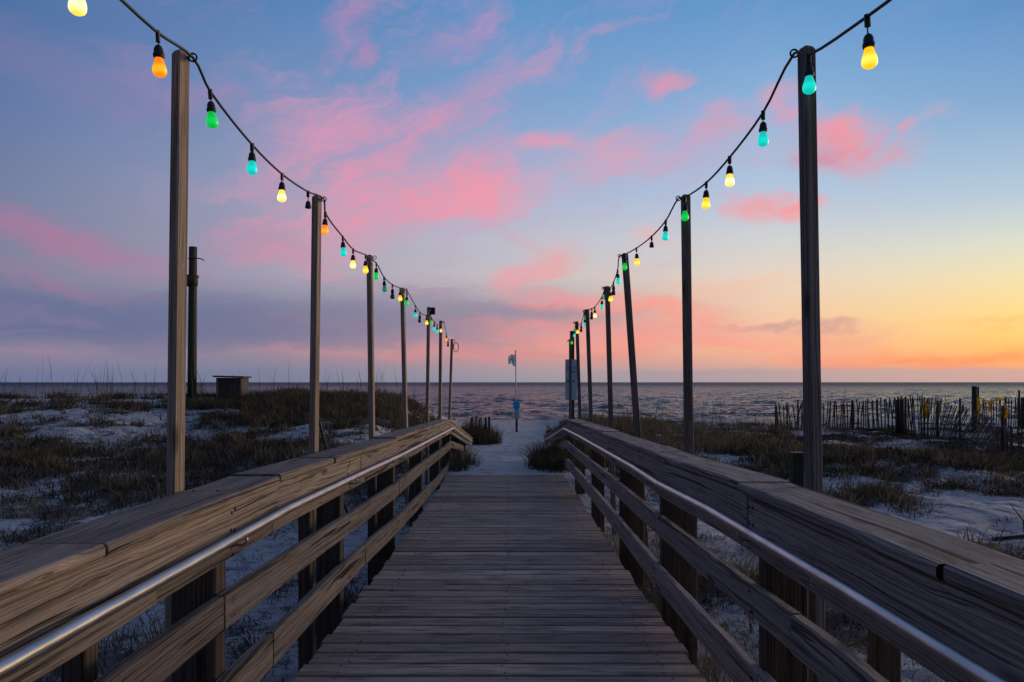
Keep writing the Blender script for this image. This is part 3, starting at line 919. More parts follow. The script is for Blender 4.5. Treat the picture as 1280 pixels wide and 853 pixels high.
def string_lights(label, lamps, cordpts, lat_of):
    so_ = empty('string_lights', cordpts[3], label, 'string lights', 'string lights over the boardwalk')
    # cord as a smooth curve through its support points
    pts = []
    n = len(cordpts)
    for i in range(n - 1):
        p0, p1, p2, p3 = cordpts[max(0, i - 1)], cordpts[i], cordpts[i + 1], cordpts[min(n - 1, i + 2)]
        m1 = (p2 - p0) * 0.5; m2 = (p3 - p1) * 0.5
        L = (p2 - p1).length
        m1 = m1.normalized() * L if m1.length > 0 else m1; m2 = m2.normalized() * L if m2.length > 0 else m2
        for k in range(4):
            f = k / 4
            h = (2 * f**3 - 3 * f**2 + 1, f**3 - 2 * f**2 + f, -2 * f**3 + 3 * f**2, f**3 - f**2)
            pts.append(p1 * h[0] + m1 * h[1] + p2 * h[2] + m2 * h[3])
    pts.append(cordpts[-1])
    mb = MB(); mb.tube(pts, 0.0052, 8)
    mb.build('cord', M['black'], so_)
    for (loc, wire, c) in lamps:
        key = round(wire / 0.006)
        if key not in WIRES: WIRES[key] = socket_mesh(key * 0.006)
        s_ = bpy.data.objects.new('lamp_socket', WIRES[key]); col.objects.link(s_)
        s_.parent = so_
        s_.location = loc - so_.location
        s_.rotation_euler = (R(rnd.uniform(-3, 3)), R(rnd.uniform(-3, 3)), rnd.uniform(0, 3))
        if c:
            b_ = bpy.data.objects.new('bulb', BM[c]); col.objects.link(b_)
            b_.parent = s_; b_.location = (0, 0, -0.0695 - key * 0.006)
            b_['label'] = BULB[c][1]
    return so_


def prep(rows_, side, lat):
    """rows: px, py of the bulb centre, py of the clip or None, colour, optional depth"""
    out = []
    for r_ in rows_:
        px, pb, pa, c = r_[:4]
        Y = r_[4] if len(r_) > 4 else lat * F / abs(px - CX)
        B = P(px, pb, Y)
        za = P(px, pa, Y).z if pa is not None else B.z + 0.112
        wire = max(0.004, min(0.06, (za - B.z) - 0.1065 + 0.003))
        out.append((Vector((B.x, Y, B.z + 0.1065 - 0.003 + wire)), wire, c))
    return out


Lrow = [(101, 9, None, 'w'), (197, 85.5, 41, 'o'), (262.5, 151, 114, 'g'), (315, 211, 181.5, 'c'), (352.7, 246.5, 218, 'w'), (385, 268, 240, None),
        (406.7, 288, 267, 'o'), (428.4, 315.7, 297, 'c'), (441.5, 331.5, 312, 'w'), (457, 337.6, 319, 'y'), (470.4, 346, 329.4, 'g'), (480, 361.4, 347, 'd'),
        (490.5, 370.5, 356, 'u'), (500.3, 373.6, 360.5, 'y'), (508.8, 379.7, None, 'g'), (519.2, 394.3, 382, 'c'), (525, 401, 391, 'u'), (533, 404, 394, 'y'),
        (538.4, 404, None, 'g'), (543, 411.7, None, 'c'), (546.5, 415, None, 'c'), (551, 414, None, 'y'), (558, 425, None, 'o'), (560, 432, None, 'u')]
Rrow = [(1084, 74, 21, 'y'), (1010.5, 108, 72, 'c', 2.51), (954, 175, 140.6, 'c'), (912, 227, 197, 'w'), (883, 255.6, 228.5, 'y'), (856, 271.4, 247, 'g', 4.34),
        (832.3, 295.8, 276, 'c'), (814.5, 315, 295.8, None), (795.5, 328.4, 310.4, 'y'), (781.5, 334, 319, 'g', 6.11), (772, 352, 338, 'c'), (767, 366.5, 353, 'u'),
        (762.6, 374.4, 360, 'y'), (756, 372, 359, 'd', 7.9), (752.5, 384, 371, 'c'), (743.4, 395, 384, 'w'), (739.7, 397, 386, 'r'), (731.8, 397, 388, 'g'),
        (731, 406.4, 396, 'c', 10.0), (726.6, 413, 404, 'u'), (722, 415.5, None, 'y', 11.1), (719.6, 411.6, 404, 'g', 11.6), (718, 420, None, 'c', 12.2), (714.4, 429, None, 'g', 12.9)]
LL = prep(Lrow, -1, 1.15); RR = prep(Rrow, 1, 1.06)


def cord_of(lamps, eyes, far, near):
    pts = [l[0].copy() for l in lamps] + [e.copy() for e in eyes] + near
    pts.sort(key=lambda v: v.y)
    out = [pts[0]]
    for p in pts[1:]:
        if p.y - out[-1].y > 0.055: out.append(p)
    return out


nearL = [Vector((-1.15, 1.45, P(0, -150, 1.45).z))]
nearR = [Vector((1.06, 1.70, P(0, -62, 1.70).z)), Vector((1.06, 1.3, P(0, -150, 1.3).z))]
string_lights('string of coloured festoon bulbs strung along the left light posts', LL, cord_of(LL, eyesL, None, nearL), 1.15)
string_lights('string of coloured festoon bulbs strung along the right light posts', RR, cord_of(RR, eyesR, None, nearR), 1.06)

# ------------------------------------------------------------------ far left: utility pole, box, timber edge
Y = 22.0
pb = P(240, 494, Y); pt = P(241.3, 309, Y)
o = empty('utility_pole', (pb.x, Y, gz(pb.x, Y)), 'round dark green stained utility pole rising behind the nearest left light post', 'utility pole')
mb = MB(); mb.tube([pb - Vector((0, 0, 0.6)), pb.lerp(pt, 0.3), pb.lerp(pt, 0.75), pt], [0.135, 0.13, 0.122, 0.118], 18)
mb.build('shaft', M['utility'], o)
mb = MB(); mb.tube([P(235, 323.5, Y - 0.13), P(247, 323, Y - 0.13), P(252, 324, Y - 0.13), P(255, 326, Y - 0.13)], 0.018, 6)
mb.build('cross_pin', M['dark_metal'], o)
mb = MB(); c = P(241, 351, Y)
mb.lathe([(0.132, -0.16), (0.146, -0.16), (0.146, 0.16), (0.132, 0.16)], 18, c)
mb.box(c + Vector((-0.13, -0.02, 0)), (0.10, 0.08, 0.36), None, 0.01)
mb.tube([c + Vector((0.12, -0.05, 0.12)), c + Vector((0.2, -0.05, 0.14)), c + Vector((0.19, -0.05, 0.06))], 0.014, 6)
mb.build('cable_bracket', M['utility'], o)

Y = 22.5
c0 = P(291, 499, Y); top = P(291, 472.5, Y)
o = empty('wooden_hutch', (c0.x, Y, gz(c0.x, Y)), 'small grey wooden box with flat overhanging lid on the dune crest', 'hutch')
hh = top.z - c0.z + 0.3
mb = MB()
W2 = 0.37
for k in range(6):
    x = c0.x - W2 + (k + 0.5) * 2 * W2 / 6
    mb.box((x, Y - 0.28, top.z - hh / 2), (2 * W2 / 6 - 0.006, 0.025, hh), None, 0.003, 0, rnd.gauss(0.5, 0.15))
    mb.box((x, Y + 0.28, top.z - hh / 2), (2 * W2 / 6 - 0.006, 0.025, hh), None, 0.003, 0, rnd.gauss(0.5, 0.15))
for sx in (-1, 1):
    for k in range(4):
        mb.box((c0.x + sx * (W2 + 0.014), Y - 0.21 + k * 0.14, top.z - hh / 2), (0.025, 0.134, hh), None, 0.003, 0, rnd.gauss(0.5, 0.15))
mb.build('wall', M['shed'], o)
mb = MB()
for sx in (-1, 1):
    mb.box((c0.x + sx * (W2 - 0.005), Y - 0.305, top.z - hh / 2), (0.06, 0.022, hh), None, 0.003, 0, 0.9)
mb.build('corner_trim', M['cap_grey'], o)
mb = MB(); mb.box((c0.x - 0.005, Y - 0.02, top.z + 0.034), (0.94, 0.70, 0.05), Matrix.Rotation(R(1.2), 3, 'Y'), 0.006, axis=0)
mb.build('lid', M['old_dark'], o)

Y = 23.6
o = empty('timber_edging', (P(300, 496, Y).x, Y, gz(P(300, 496, Y).x, Y)), 'low reddish brown timber beam lying along the dune crest behind the wooden box', 'timber edging')
mb = MB()
a, b = P(322, 495.5, Y), P(368, 496.5, Y)
for k in range(2):
    mb.box(((a.x + b.x) / 2, Y + 0.01 * k, a.z + 0.03 - k * 0.14), (b.x - a.x, 0.09, 0.13), None, 0.006, 0, 0.5, axis=0)
a2, b2 = P(228, 496, Y), P(285, 496, Y)
for k in range(2):
    mb.box(((a2.x + b2.x) / 2, Y + 0.01 * k, a2.z + 0.03 - k * 0.14), (b2.x - a2.x, 0.09, 0.13), None, 0.006, 0, 0.5, axis=0)
mb.build('beam', M['brown'], o)

# cable that slants to the sand behind the second left post
mb = MB()
a, b = P(397, 518, 8.6), P(437, 552, 8.4)
b.z = gz(b.x, 8.4)
mb.tube([a.lerp(b, k / 10) - Vector((0, 0, 0.10 * math.sin(math.pi * k / 10))) for k in range(11)], 0.016, 6)
o = mb.build('cable', M['rope']); tag(o, 'dark cable slanting down onto the sand behind the second left light post', 'cable')

def cloth_mat(name, c1, c2):
    m, t = mat(name)
    n = t.noise(t.node('ShaderNodeTexCoord').outputs['Object'], 6.0, 3.0)
    c = t.mix(n, c1, c2)
    nd = t.node('ShaderNodeBsdfDiffuse'); t.put(nd.inputs[0], c)
    tr = t.node('ShaderNodeBsdfTranslucent'); t.put(tr.inputs[0], c)
    mx = t.node('ShaderNodeMixShader'); mx.inputs[0].default_value = 0.6
    t.l.new(nd.outputs[0], mx.inputs[1]); t.l.new(tr.outputs[0], mx.inputs[2])
    out = t.node('ShaderNodeOutputMaterial'); t.l.new(mx.outputs[0], out.inputs[0])
    return m


M['flag_blue'] = cloth_mat('pale blue flag print', (0.52, 0.70, 0.85), (0.58, 0.75, 0.88))
M['flag_white'] = cloth_mat('pale flag cloth', (0.74, 0.82, 0.88), (0.82, 0.88, 0.9))
# ------------------------------------------------------------------ flag pole on the beach
Y = 27.6
b = P(646, 540, Y); b.z = gz(b.x, Y)
o = empty('flag_pole', b, 'thin pale beach flag pole with blue signs standing at the end of the sand path', 'flag pole')
tp = P(644.5, 438, Y)
mid = P(645.5, 515, Y)
mb = MB(); mb.tube([mid, tp], 0.022, 8); mb.build('upper_pole', M['white_pole'], o)
mb = MB(); mb.box((b + mid) / 2 - Vector((0, 0, 0.15)), (0.085, 0.085, (mid - b).length + 0.4), None, 0.006); mb.build('lower_post', M['old_dark'], o)
# flag, waving to the left
NXF, NZF = 14, 8
def cloth(u0, u1, v0, v1, dy, mt, name):
    mb = MB()
    nu, nv = 12, 7
    for side_ in (0, 1):
        for j in range(nv + 1):
            for i in range(nu + 1):
                u = u0 + (u1 - u0) * i / nu; v = v0 + (v1 - v0) * j / nv
                top_ = 442 + 3.5 * u + 1.0 * math.sin(u * 7)
                bot_ = 457.5 - 2.5 * u + 1.5 * math.sin(u * 6 + 1)
                p = P(644.2 - 8.8 * u, top_ + (bot_ - top_) * v, Y)
                p.y += 0.05 * math.sin(u * 9 + v * 2) + (side_ - 0.5) * 0.004 + (dy if side_ == 0 else -dy)
                mb.v.append(tuple(p))
    nn_ = (nu + 1) * (nv + 1)
    for s_ in (0, 1):
        for j in range(nv):
            for i in range(nu):
                a_ = s_ * nn_ + j * (nu + 1) + i
                q = (a_, a_ + 1, a_ + nu + 2, a_ + nu + 1)
                mb.face(q if s_ else q[::-1], None, 0, 0.5, True)
    return mb.build(name, mt, o)
cloth(0, 1, 0, 1, 0.0, M['flag_white'], 'flag')
cloth(0.2, 0.72, 0.42, 0.66, -0.004, M['flag_blue'], 'flag_emblem')
# blue shield sign and the pale plate under it
def flat(pxs, Y, th, mt, name, parent):
    mb = MB()
    ring0 = [P(x, y, Y) for x, y in pxs]
    mb.loft([[p + Vector((0, th, 0)) for p in ring0], ring0], True)
    return mb.build(name, mt, parent)
flat([(641.3, 503.5), (643, 502), (648, 502), (649.7, 503.5), (649.7, 510), (647.5, 513.2), (645.5, 514), (643.5, 513.2), (641.3, 510)], Y - 0.09, 0.02, M['bright_blue'], 'shield_sign', o)
flat([(642.3, 515), (649.3, 515), (649.3, 523.5), (642.3, 523.5)], Y - 0.085, 0.02, M['teal'], 'lower_plate', o)
flat([(643.6, 517), (648, 517), (648, 518), (643.6, 518)], Y - 0.092, 0.005, M['sign_dark'], 'plate_mark', o)
flat([(643.6, 520), (648, 520), (648, 521), (643.6, 521)], Y - 0.092, 0.005, M['sign_dark'], 'plate_mark', o)

# ------------------------------------------------------------------ notice board behind the farthest right post
Y = 20.0
b = P(715.2, 535, Y); b.z = gz(b.x, Y)
o = empty('notice_board', b, 'tall narrow faded blue notice board on thick post behind farthest right light post', 'notice board')
tp = P(715.2, 414, Y)
mb = MB(); mb.box((b.x, Y, (tp.z + b.z - 0.3) / 2), (0.115, 0.115, tp.z - b.z + 0.3), None, 0.008); mb.build('post', M['old_dark'], o)
pn = flat([(706.6, 449.5), (721.2, 449.5), (721.2, 500), (706.6, 500)], Y - 0.09, 0.025, M['sign_blue'], 'panel', o)
for (x0, x1, y0, y1, mt) in [(708, 720, 451.5, 454, 'sign_pale'), (708, 712, 457, 463, 'sign_red'), (713.5, 720, 459, 461, 'sign_dark'), (713, 720, 464, 466, 'sign_dark'),
                             (708, 719.5, 468.5, 471.5, 'sign_pale'), (708, 719, 475, 478.5, 'sign_dark'), (708, 720, 482, 483.2, 'sign_pale'), (708, 718, 485.5, 486.7, 'sign_pale'), (708, 719, 489, 490.2, 'sign_pale')]:
    q = flat([(x0, y0), (x1, y0), (x1, y1), (x0, y1)], Y - 0.096, 0.005, M[mt], 'printed_patch', o)
mb = MB(); mb.tube([P(723.5, 438, Y), P(721, 450, Y - 0.06)], 0.012, 6); mb.build('stay_rod', M['white_pole'], o)

# ------------------------------------------------------------------ sand fences on the right
def sand_fence(name, label, path, posts, spacing, parent_extra=None):
    """path rows: px, Y, py top, py base, lean degrees"""
    top = [P(px, yt, Y) for px, Y, yt, yb, ln in path]
    bot = [P(px, yb, Y) for px, Y, yt, yb, ln in path]
    o = empty(name, bot[0], label, 'sand fence')
    mb = MB(); wires = [[], [], []]
    carry = 0.0
    for i in range(len(path) - 1):
        L = (bot[i + 1] - bot[i]).length
        d = carry
        while d < L:
            f = d / L
            T = top[i].lerp(top[i + 1], f); B = bot[i].lerp(bot[i + 1], f)
            ln = path[i][4] + (path[i + 1][4] - path[i][4]) * f + rnd.gauss(0, 4.5) + 7 * noise.noise((B.x * 0.9, B.y * 0.9, 40))
            h = (T.z - B.z) * rnd.uniform(0.96, 1.14)
            tang = (bot[i + 1] - bot[i]).normalized()
            ax = Vector((0, 0, 1)) * math.cos(R(ln)) + Vector((1, 0, 0)) * math.sin(R(ln))
            g = min(B.z, gz(B.x, B.y)) - 0.1
            p0 = Vector((B.x, B.y, g)); p1 = B + ax * h
            # a split slat: thin, a little bent
            side_ = Vector((tang.x, tang.y, 0)).normalized() * 0.02
            nrm = Vector((-side_.y, side_.x, 0)).normalized() * 0.006
            bend = Vector((rnd.uniform(-.02, .02), rnd.uniform(-.02, .02), 0))
            rr = []
            for q in (0, 0.5, 1):
                p = p0.lerp(p1, q) + bend * (1 - abs(2 * q - 1))
                rr.append([p - side_ - nrm, p + side_ - nrm, p + side_ + nrm, p - side_ + nrm])
            mb.loft(rr, True, 0, rnd.gauss(0.5, 0.2))
            for k, q in enumerate((0.15, 0.5, 0.85)):
                wires[k].append(p0.lerp(p1, 0) * 0 + (B + ax * h * q) + nrm * 1.6)
            d += spacing * rnd.uniform(0.85, 1.15)
        carry = d - L
    mb.build('slats', M['slat'], o)
    mb = MB()
    for wq in wires: mb.tube(wq, 0.004, 4)
    mb.build('wire', M['dark_metal'], o)
    for (px, Y, yt, yb, wpx) in posts:
        mb = MB()
        T, B = P(px, yt, Y), P(px, yb, Y)
        B.z = min(B.z, gz(B.x, Y)) - 0.25
        w_ = wpx / F * Y / 2
        mb.tube([B, T], w_, 8)
        mb.build('stake', M['old_dark'], o)
    return o


sand_fence('sand_fence', 'long weathered slatted sand fence sagging between dark stakes on the right dune',
           [(972, 27, 507, 534, 0), (1010, 26.5, 505, 535, 1), (1062, 25.5, 504, 535, 0), (1112, 24.5, 501, 537, -3), (1148, 23.3, 498, 540, -2), (1166, 22.2, 500, 544, 6),
            (1182, 20.8, 505, 550, 22), (1205, 19, 512, 556, 38), (1228, 17.4, 530, 560, 40), (1243, 16.3, 536, 564, 12), (1262, 15.4, 536, 570, 2), (1310, 14.0, 538, 580, 0), (1350, 13.3, 538, 590, 2)],
           [(970, 27, 508, 536, 3), (997.5, 26.8, 500, 536, 2.2), (1065.5, 25.4, 500, 537, 2.4), (1132, 24, 496, 538, 2.8), (1155.5, 22.6, 497, 545, 2.2), (1172, 21.6, 501, 542, 3),
            (1200, 18.9, 498, 566, 2.6), (1253.5, 15.8, 507, 562, 3)], 0.082)
sand_fence('sand_fence', 'distant slatted sand fence with yellow ribbons standing behind the thick right hand post',
           [(1222, 31, 500, 519, 2), (1250, 30, 500, 520, -2), (1275, 29, 500, 521, 3), (1320, 28, 498, 522, 0)],
           [(1222.7, 31, 484, 522, 2.2), (1257, 29.8, 497, 521, 2.4), (1274, 29.4, 488, 522, 2.4), (1279, 28.8, 497, 522, 5)], 0.12)
sand_fence('sand_fence', 'short piece of slatted fence half buried in the grass left of the sand path',
           [(588, 20.3, 524, 545, 0), (600, 20.0, 523, 546, 1), (613, 19.5, 523, 546, 0)], [(611, 19.6, 521, 546, 2)], 0.075)
for (px, Y, yt, yb, wpx, lab) in [(1218, 24.5, 483, 540, 6.2, 'thick round dark timber post rising above the right sand fence'),
                                  (1121.8, 23.6, 500, 537, 5.0, 'left one of two touching squat timber posts amid the right sand fence'),
                                  (1127.3, 23.5, 499, 537, 5.0, 'right one of two touching squat timber posts amid the right sand fence')]:
    T, B = P(px, yt, Y), P(px, yb, Y); B.z = min(B.z, gz(B.x, Y)) - 0.3
    mb = MB(); mb.tube([B, B.lerp(T, 0.5), T], [wpx / F * Y / 2 * q for q in (1.05, 1.0, 0.96)], 12)
    tag(mb.build('timber_post', M['old_dark']), lab, 'post')


M['yellow'] = cloth_mat('yellow ribbon cloth', (0.85, 0.62, 0.03), (0.75, 0.5, 0.02))
def ribbon(pts, w_, label):
    mb = MB()
    n = len(pts)
    rr = []
    for i, (px, py, Y) in enumerate(pts):
        p = P(px, py, Y)
        a_ = 0.5 * math.sin(i * 1.7)
        wv_ = Vector((w_ * math.cos(a_), w_ * math.sin(a_), 0)) if abs(pts[-1][0] - pts[0][0]) < 8 else Vector((0, w_ * math.sin(a_), w_ * math.cos(a_)))
        th = Vector((0, 0.002, 0))
        rr.append([p - wv_ - th, p + wv_ - th, p + wv_ + th, p - wv_ + th])
    mb.loft(rr, True)
    tag(mb.build('ribbon', M['yellow']), label, 'ribbon', 'yellow ribbons on the sand fences')


ribbon([(1155, 500, 22.5), (1156.5, 504, 22.4), (1157.5, 508, 22.45), (1157, 513, 22.4), (1158, 519, 22.5), (1157.5, 523, 22.4)], 0.045, 'yellow ribbon tied to the near sand fence beside a dark stake')
ribbon([(1222, 498, 30.8), (1223.5, 504, 30.7), (1224.5, 508, 30.8), (1223, 513, 30.7), (1222, 519, 30.7), (1222.5, 527, 30.7)], 0.09, 'yellow ribbon hanging beside the thick round dark post')
ribbon([(1225, 497, 30.7), (1231, 501, 30.5), (1238, 502, 30.3), (1245, 500, 30.1), (1250, 499, 29.9), (1256, 500, 29.8)], 0.035, 'long yellow ribbon strung across the top of the distant sand fence')
ribbon([(1236.5, 503, 30.1), (1237.5, 507, 30.05), (1236.5, 511, 30.1), (1237.5, 515, 30.05)], 0.06, 'yellow ribbon hanging on the middle of the distant sand fence')
ribbon([(1256, 505, 29.6), (1257.5, 511, 29.5), (1258.5, 517, 29.6), (1257.5, 523, 29.5)], 0.06, 'yellow ribbon low on the stake near the right end of distant sand fence')

# green stub post beside the nearest right light post
Y = 3.6
T, B = P(996.5, 568, Y), P(996.5, 640, Y); B.z = gz(B.x, Y) - 0.2
mb = MB(); mb.box((T + B) / 2, (0.056, 0.06, T.z - B.z), None, 0.006)
mb.box(T + Vector((0, 0, 0.004)), (0.066, 0.07, 0.012), None, 0.003)
tag(mb.build('marker_post', M['green_paint']), 'short dark green post beside the nearest right light post', 'post')

# ------------------------------------------------------------------ vegetation
def grass_mat(name, dark, mid, dry):
    m, t = mat(name)
    at = t.node('ShaderNodeAttribute', attribute_name='tint').outputs['Fac']
    c = t.ramp(at, [(0.0, dark), (0.5, mid), (1.0, dry)])
    nd = t.node('ShaderNodeBsdfDiffuse'); t.put(nd.inputs[0], c)
    tr = t.node('ShaderNodeBsdfTranslucent'); t.put(tr.inputs[0], c)
    mx = t.node('ShaderNodeMixShader'); mx.inputs[0].default_value = 0.3
    t.l.new(nd.outputs[0], mx.inputs[1]); t.l.new(tr.outputs[0], mx.inputs[2])
    out = t.node('ShaderNodeOutputMaterial'); t.l.new(mx.outputs[0], out.inputs[0])
    return m


M['grass'] = grass_mat('dune grass', (0.052, 0.050, 0.034), (0.125, 0.112, 0.074), (0.31, 0.255, 0.17))
M['scrub'] = grass_mat('dune scrub', (0.042, 0.039, 0.030), (0.098, 0.086, 0.066), (0.22, 0.185, 0.135))
rs = np.random.RandomState(5)


class Blades:
    def __init__(self): self.rows = []

    def tuft(self, x, y, z, n, h, rad, lean, wdt, tint, tvar=0.2):
        a = rs.uniform(0, 2 * np.pi, n); r = rad * np.sqrt(rs.uniform(0, 1, n))
        bx = x + r * np.cos(a); by = y + r * np.sin(a)
        da = a + rs.normal(0, 0.9, n)
        hh = h * rs.uniform(0.45, 1.1, n)
        le = lean * rs.uniform(0.1, 1.3, n)
        self.rows.append(np.stack([bx, by, np.full(n, z - 0.02), np.cos(da), np.sin(da), hh, le, wdt * rs.uniform(0.6, 1.3, n), np.clip(rs.normal(tint, tvar, n), 0, 1)], 1))

    def build(self, name, mt, parent=None):
        A = np.concatenate(self.rows)
        n = len(A)
        V = np.zeros((n, 7, 3), dtype=np.float32)
        perp = np.stack([-A[:, 4], A[:, 3], np.zeros(n)], 1)
        tw = rs.uniform(0, np.pi, n)
        side = perp * np.cos(tw)[:, None] + np.stack([A[:, 3], A[:, 4], np.zeros(n)], 1) * np.sin(tw)[:, None]
        d = np.stack([A[:, 3], A[:, 4], np.zeros(n)], 1)
        for k, (f, wf) in enumerate(((0, 1.0), (0.4, 0.85), (0.75, 0.55))):
            c = A[:, :3] + d * (A[:, 6] * A[:, 5] * f ** 2)[:, None]
            c[:, 2] += A[:, 5] * (f - 0.25 * f ** 3 * np.minimum(A[:, 6], 1.5))
            V[:, 2 * k] = c - side * (A[:, 7] * wf)[:, None]
            V[:, 2 * k + 1] = c + side * (A[:, 7] * wf)[:, None]
        c = A[:, :3] + d * (A[:, 6] * A[:, 5])[:, None]
        c[:, 2] += A[:, 5] * (1 - 0.25 * np.minimum(A[:, 6], 1.5))
        V[:, 6] = c
        base = np.arange(n)[:, None] * 7
        q1 = base + np.array([0, 1, 3, 2]); q2 = base + np.array([2, 3, 5, 4]); t3 = base + np.array([4, 5, 6])
        loops = np.concatenate([q1, q2, t3], 1).ravel()
        lt = np.tile([4, 4, 3], n)
        ls = np.concatenate([[0], np.cumsum(lt)[:-1]])
        me = bpy.data.meshes.new(name)
        me.vertices.add(n * 7); me.vertices.foreach_set('co', V.ravel())
        me.loops.add(len(loops)); me.loops.foreach_set('vertex_index', loops.astype(np.int32))
        me.polygons.add(n * 3); me.polygons.foreach_set('loop_start', ls.astype(np.int32)); me.polygons.foreach_set('loop_total', lt.astype(np.int32))
        at = me.attributes.new('tint', 'FLOAT', 'FACE')
        at.data.foreach_set('value', np.repeat(A[:, 8], 3).astype(np.float32))
        me.materials.append(mt)
        me.update(calc_edges=True)
        o = bpy.data.objects.new(name, me); col.objects.link(o)
        if parent is not None:
            o.parent = parent
            o.matrix_parent_inverse = Matrix.Translation(parent.location).inverted()
        return o


G, S, OATS, LIT = Blades(), Blades(), Blades(), Blades()
cnt = 0
for _ in range(52000):
    side = rnd.choice((-1, 1))
    y = 1.2 + (rnd.random() ** 0.8) * 42
    hw = 0.80 * y + 1.5
    x = side * rnd.uniform(0.9, max(1.6, min(hw, 30)))
    v = veg(x, y)
    if v <= 0.02 or rnd.random() > v * (0.8 if x < 0 else 0.95): continue
    z = gz(x, y)
    far = y / 10
    low = 0.5 if (x > 5 and y > 15.5) else 1.0
    if low < 1 or rnd.random() < 0.62:
        S.tuft(x, y, z, 20, rnd.uniform(0.08, 0.22) * (0.7 + 0.6 * v) * low, rnd.uniform(0.12, 0.34), 1.3, 0.0016 + 0.00055 * y, rnd.uniform(0.1, 0.55), 0.22)
    else:
        G.tuft(x, y, z, 13, rnd.uniform(0.14, 0.34), rnd.uniform(0.05, 0.14), 0.7, 0.0013 + 0.0004 * y, rnd.uniform(0.3, 0.95), 0.25)
    cnt += 1
# sparse dead sprigs on the open sand
for _ in range(7000):
    side = rnd.choice((-1, 1))
    y = rnd.uniform(2.5, 22); x = side * rnd.uniform(1.2, 0.8 * y + 1.5)
    if noise.noise((x * 0.8, y * 0.8, 30.0)) < -0.05: continue
    LIT.tuft(x, y, gz(x, y), rnd.randint(5, 14), rnd.uniform(0.04, 0.12), rnd.uniform(0.03, 0.14), 2.4, 0.0014 + 0.0004 * y, 0.25, 0.2)
# dry grass under the near right railing and beside the deck
for _ in range(900):
    y = rnd.uniform(1.6, 7.5); x = rnd.uniform(0.85, 2.3)
    if noise.noise((x * 1.1, y * 0.9, 33.0)) < -0.12: continue
    G.tuft(x, y, gz(x, y), 12, rnd.uniform(0.15, 0.42), 0.07, rnd.choice((0.5, 0.9, 1.5)), 0.0017, rnd.uniform(0.35, 0.95), 0.25)
for _ in range(260):
    y = rnd.uniform(2.0, 9.5); x = -rnd.uniform(0.95, 2.6)
    if noise.noise((x * 1.1, y * 0.9, 36.0)) < 0.0: continue
    S.tuft(x, y, gz(x, y), 14, rnd.uniform(0.05, 0.16), 0.12, 1.6, 0.0022, 0.3, 0.2)
# grass bank right of the walk beyond the railing
for _ in range(1300):
    y = rnd.uniform(15, 30); x = rnd.uniform(1.5, 8.6) * y / 22
    if x > 5.5 and rnd.random() < 0.75: continue
    G.tuft(x, y, gz(x, y), 14, rnd.uniform(0.2, 0.48), 0.12, 0.6, 0.0025 + 0.0003 * y, rnd.uniform(0.3, 0.85), 0.2)
# left crest
for _ in range(700):
    y = rnd.uniform(16, 26); x = -rnd.uniform(1.5, 7.5) * y / 20
    G.tuft(x, y, gz(x, y), 14, rnd.uniform(0.18, 0.42), 0.14, 0.6, 0.0025 + 0.0003 * y, rnd.uniform(0.2, 0.65), 0.2)
for _ in range(420):
    y = rnd.uniform(18.5, 22.0); x = rnd.uniform(-10.3, -4.6) * y / 22
    S.tuft(x, y, gz(x, y), 20, rnd.uniform(0.18, 0.36), 0.25, 0.9, 0.008, rnd.uniform(0.2, 0.5), 0.2)
o = S.build('dune_scrub', M['scrub']); tag(o, 'low dark scrubby ground cover spread over the dunes', 'ground cover', kind='stuff')
o = G.build('dune_grass', M['grass']); tag(o, 'olive and straw coloured dune grass over the sand', 'grass', kind='stuff')
o = LIT.build('dead_sprigs', M['scrub']); tag(o, 'small dead twigs and sprigs scattered on the open sand', 'twigs', kind='stuff')
# tall thin sea oat stalks against the sea and sky
for _ in range(300):
    if rnd.random() < 0.5:
        y = rnd.uniform(18, 26); x = -rnd.uniform(0.09, 0.74) * y
    else:
        y = rnd.uniform(16, 27); x = rnd.uniform(0.1, 0.48) * y
    OATS.tuft(x, y, gz(x, y), rnd.randint(1, 3), rnd.uniform(0.65, 1.6), 0.14, 0.25, 0.0065, 0.3, 0.15)
o = OATS.build('sea_oats', M['grass']); tag(o, 'tall thin sea oat stalks standing along the dune crests', 'sea oats', kind='stuff')


def clump(name, x, y, label, cat, spec):
    z = gz(x, y)
    o = empty(name, (x, y, z), label, cat)
    b_ = Blades()
    for (n, dxr, dyr, h, rad, lean, wd, tint) in spec:
        for _ in range(n):
            a_ = rnd.uniform(0, 6.28); q = math.sqrt(rnd.random())
            X, Yy = x + dxr * q * math.cos(a_), y + dyr * q * math.sin(a_)
            b_.tuft(X, Yy, gz(X, Yy), 18, h * rnd.uniform(0.6, 1.1) * (1.15 - 0.5 * q), rad, lean, wd, tint, 0.2)
    b_.build('leaves', M['grass'], o)
    return o


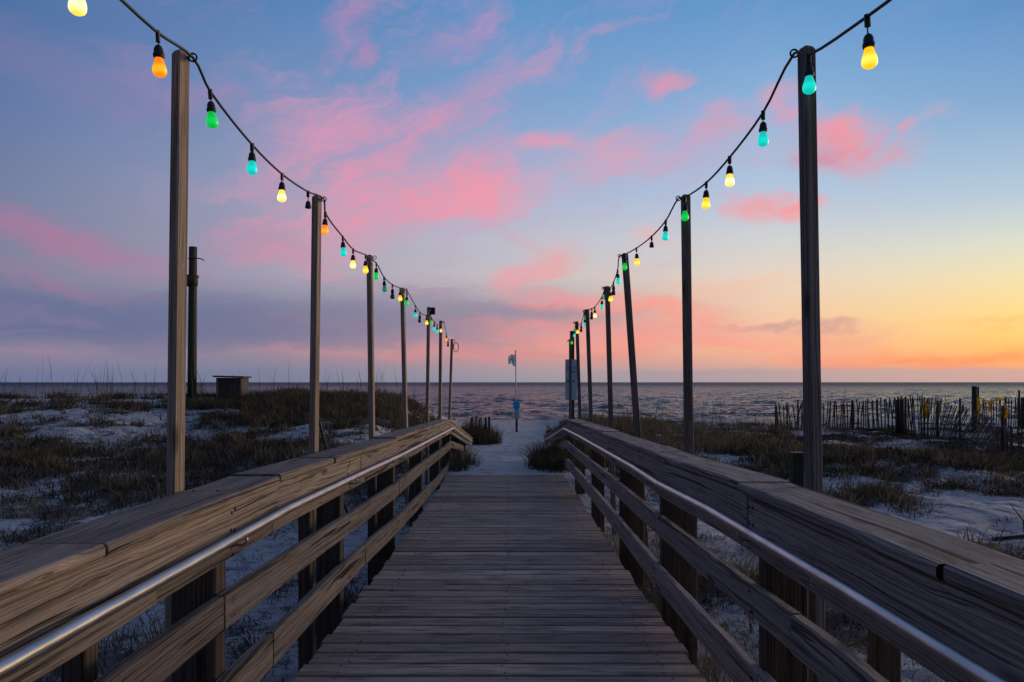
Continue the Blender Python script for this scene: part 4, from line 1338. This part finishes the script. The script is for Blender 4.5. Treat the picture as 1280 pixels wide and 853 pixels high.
clump('grass_clump', 0.78, 12.3, 'dark rounded grass bush at the lower end of the right railing', 'grass bush', [(120, 0.46, 1.3, 0.64, 0.12, 0.8, 0.0045, 0.3)])
clump('grass_clump', -0.86, 12.2, 'thin wispy grass bush at the lower end of the left railing', 'grass bush', [(46, 0.30, 1.2, 0.46, 0.10, 0.8, 0.004, 0.32)])
clump('grass_clump', -0.95, 19.6, 'tall dense grass clump beside the left edge of the sand path', 'grass bush', [(170, 0.66, 1.0, 0.80, 0.12, 0.4, 0.006, 0.36)])
for (px, Y, h, lab) in [(75, 23.5, 0.42, 'bushy grass tuft on the left dune crest, second from the photo edge'), (12, 23.8, 0.36, 'bushy grass tuft on the left dune crest, nearest the photo edge'),
                        (152, 23.2, 0.34, 'bushy grass tuft on the left dune crest, midway to the nearest left light post'), (190, 23.2, 0.30, 'bushy grass tuft on left dune crest just left of nearest left light post')]:
    x = (px - CX) / F * Y
    clump('grass_tuft', x, Y, lab, 'grass tuft', [(16, 0.36, 0.3, h, 0.1, 0.7, 0.009, 0.35)])

# driftwood branch on the right sand
mb = MB()
p = Vector((5.1, 7.35, 0)); pts = []
for k in range(9):
    q = Vector((5.0 + 0.16 * k, 7.45 - 0.035 * k + 0.05 * math.sin(k), 0)); q.z = gz(q.x, q.y) + 0.03 + 0.03 * math.sin(k * 0.9)
    pts.append(q)
mb.tube(pts, [0.022 - 0.0016 * k for k in range(9)], 6)
mb.tube([pts[2], pts[2] + Vector((0.05, 0.1, 0.14)), pts[2] + Vector((-0.02, 0.2, 0.3))], [0.012, 0.009, 0.004], 5)
mb.tube([pts[5], pts[5] + Vector((0.1, -0.05, 0.1)), pts[5] + Vector((0.2, -0.05, 0.2))], [0.010, 0.007, 0.004], 5)
tag(mb.build('driftwood_branch', M['old_dark']), 'dark crooked driftwood branch lying on the open sand at the right', 'driftwood')

# ------------------------------------------------------------------ render settings
scn.view_settings.view_transform = 'Standard'
scn.view_settings.look = 'None'
scn.view_settings.exposure = 0.0
scn.view_settings.gamma = 1.0
scn.view_settings.use_curve_mapping = False
scn.cycles.use_denoising = True
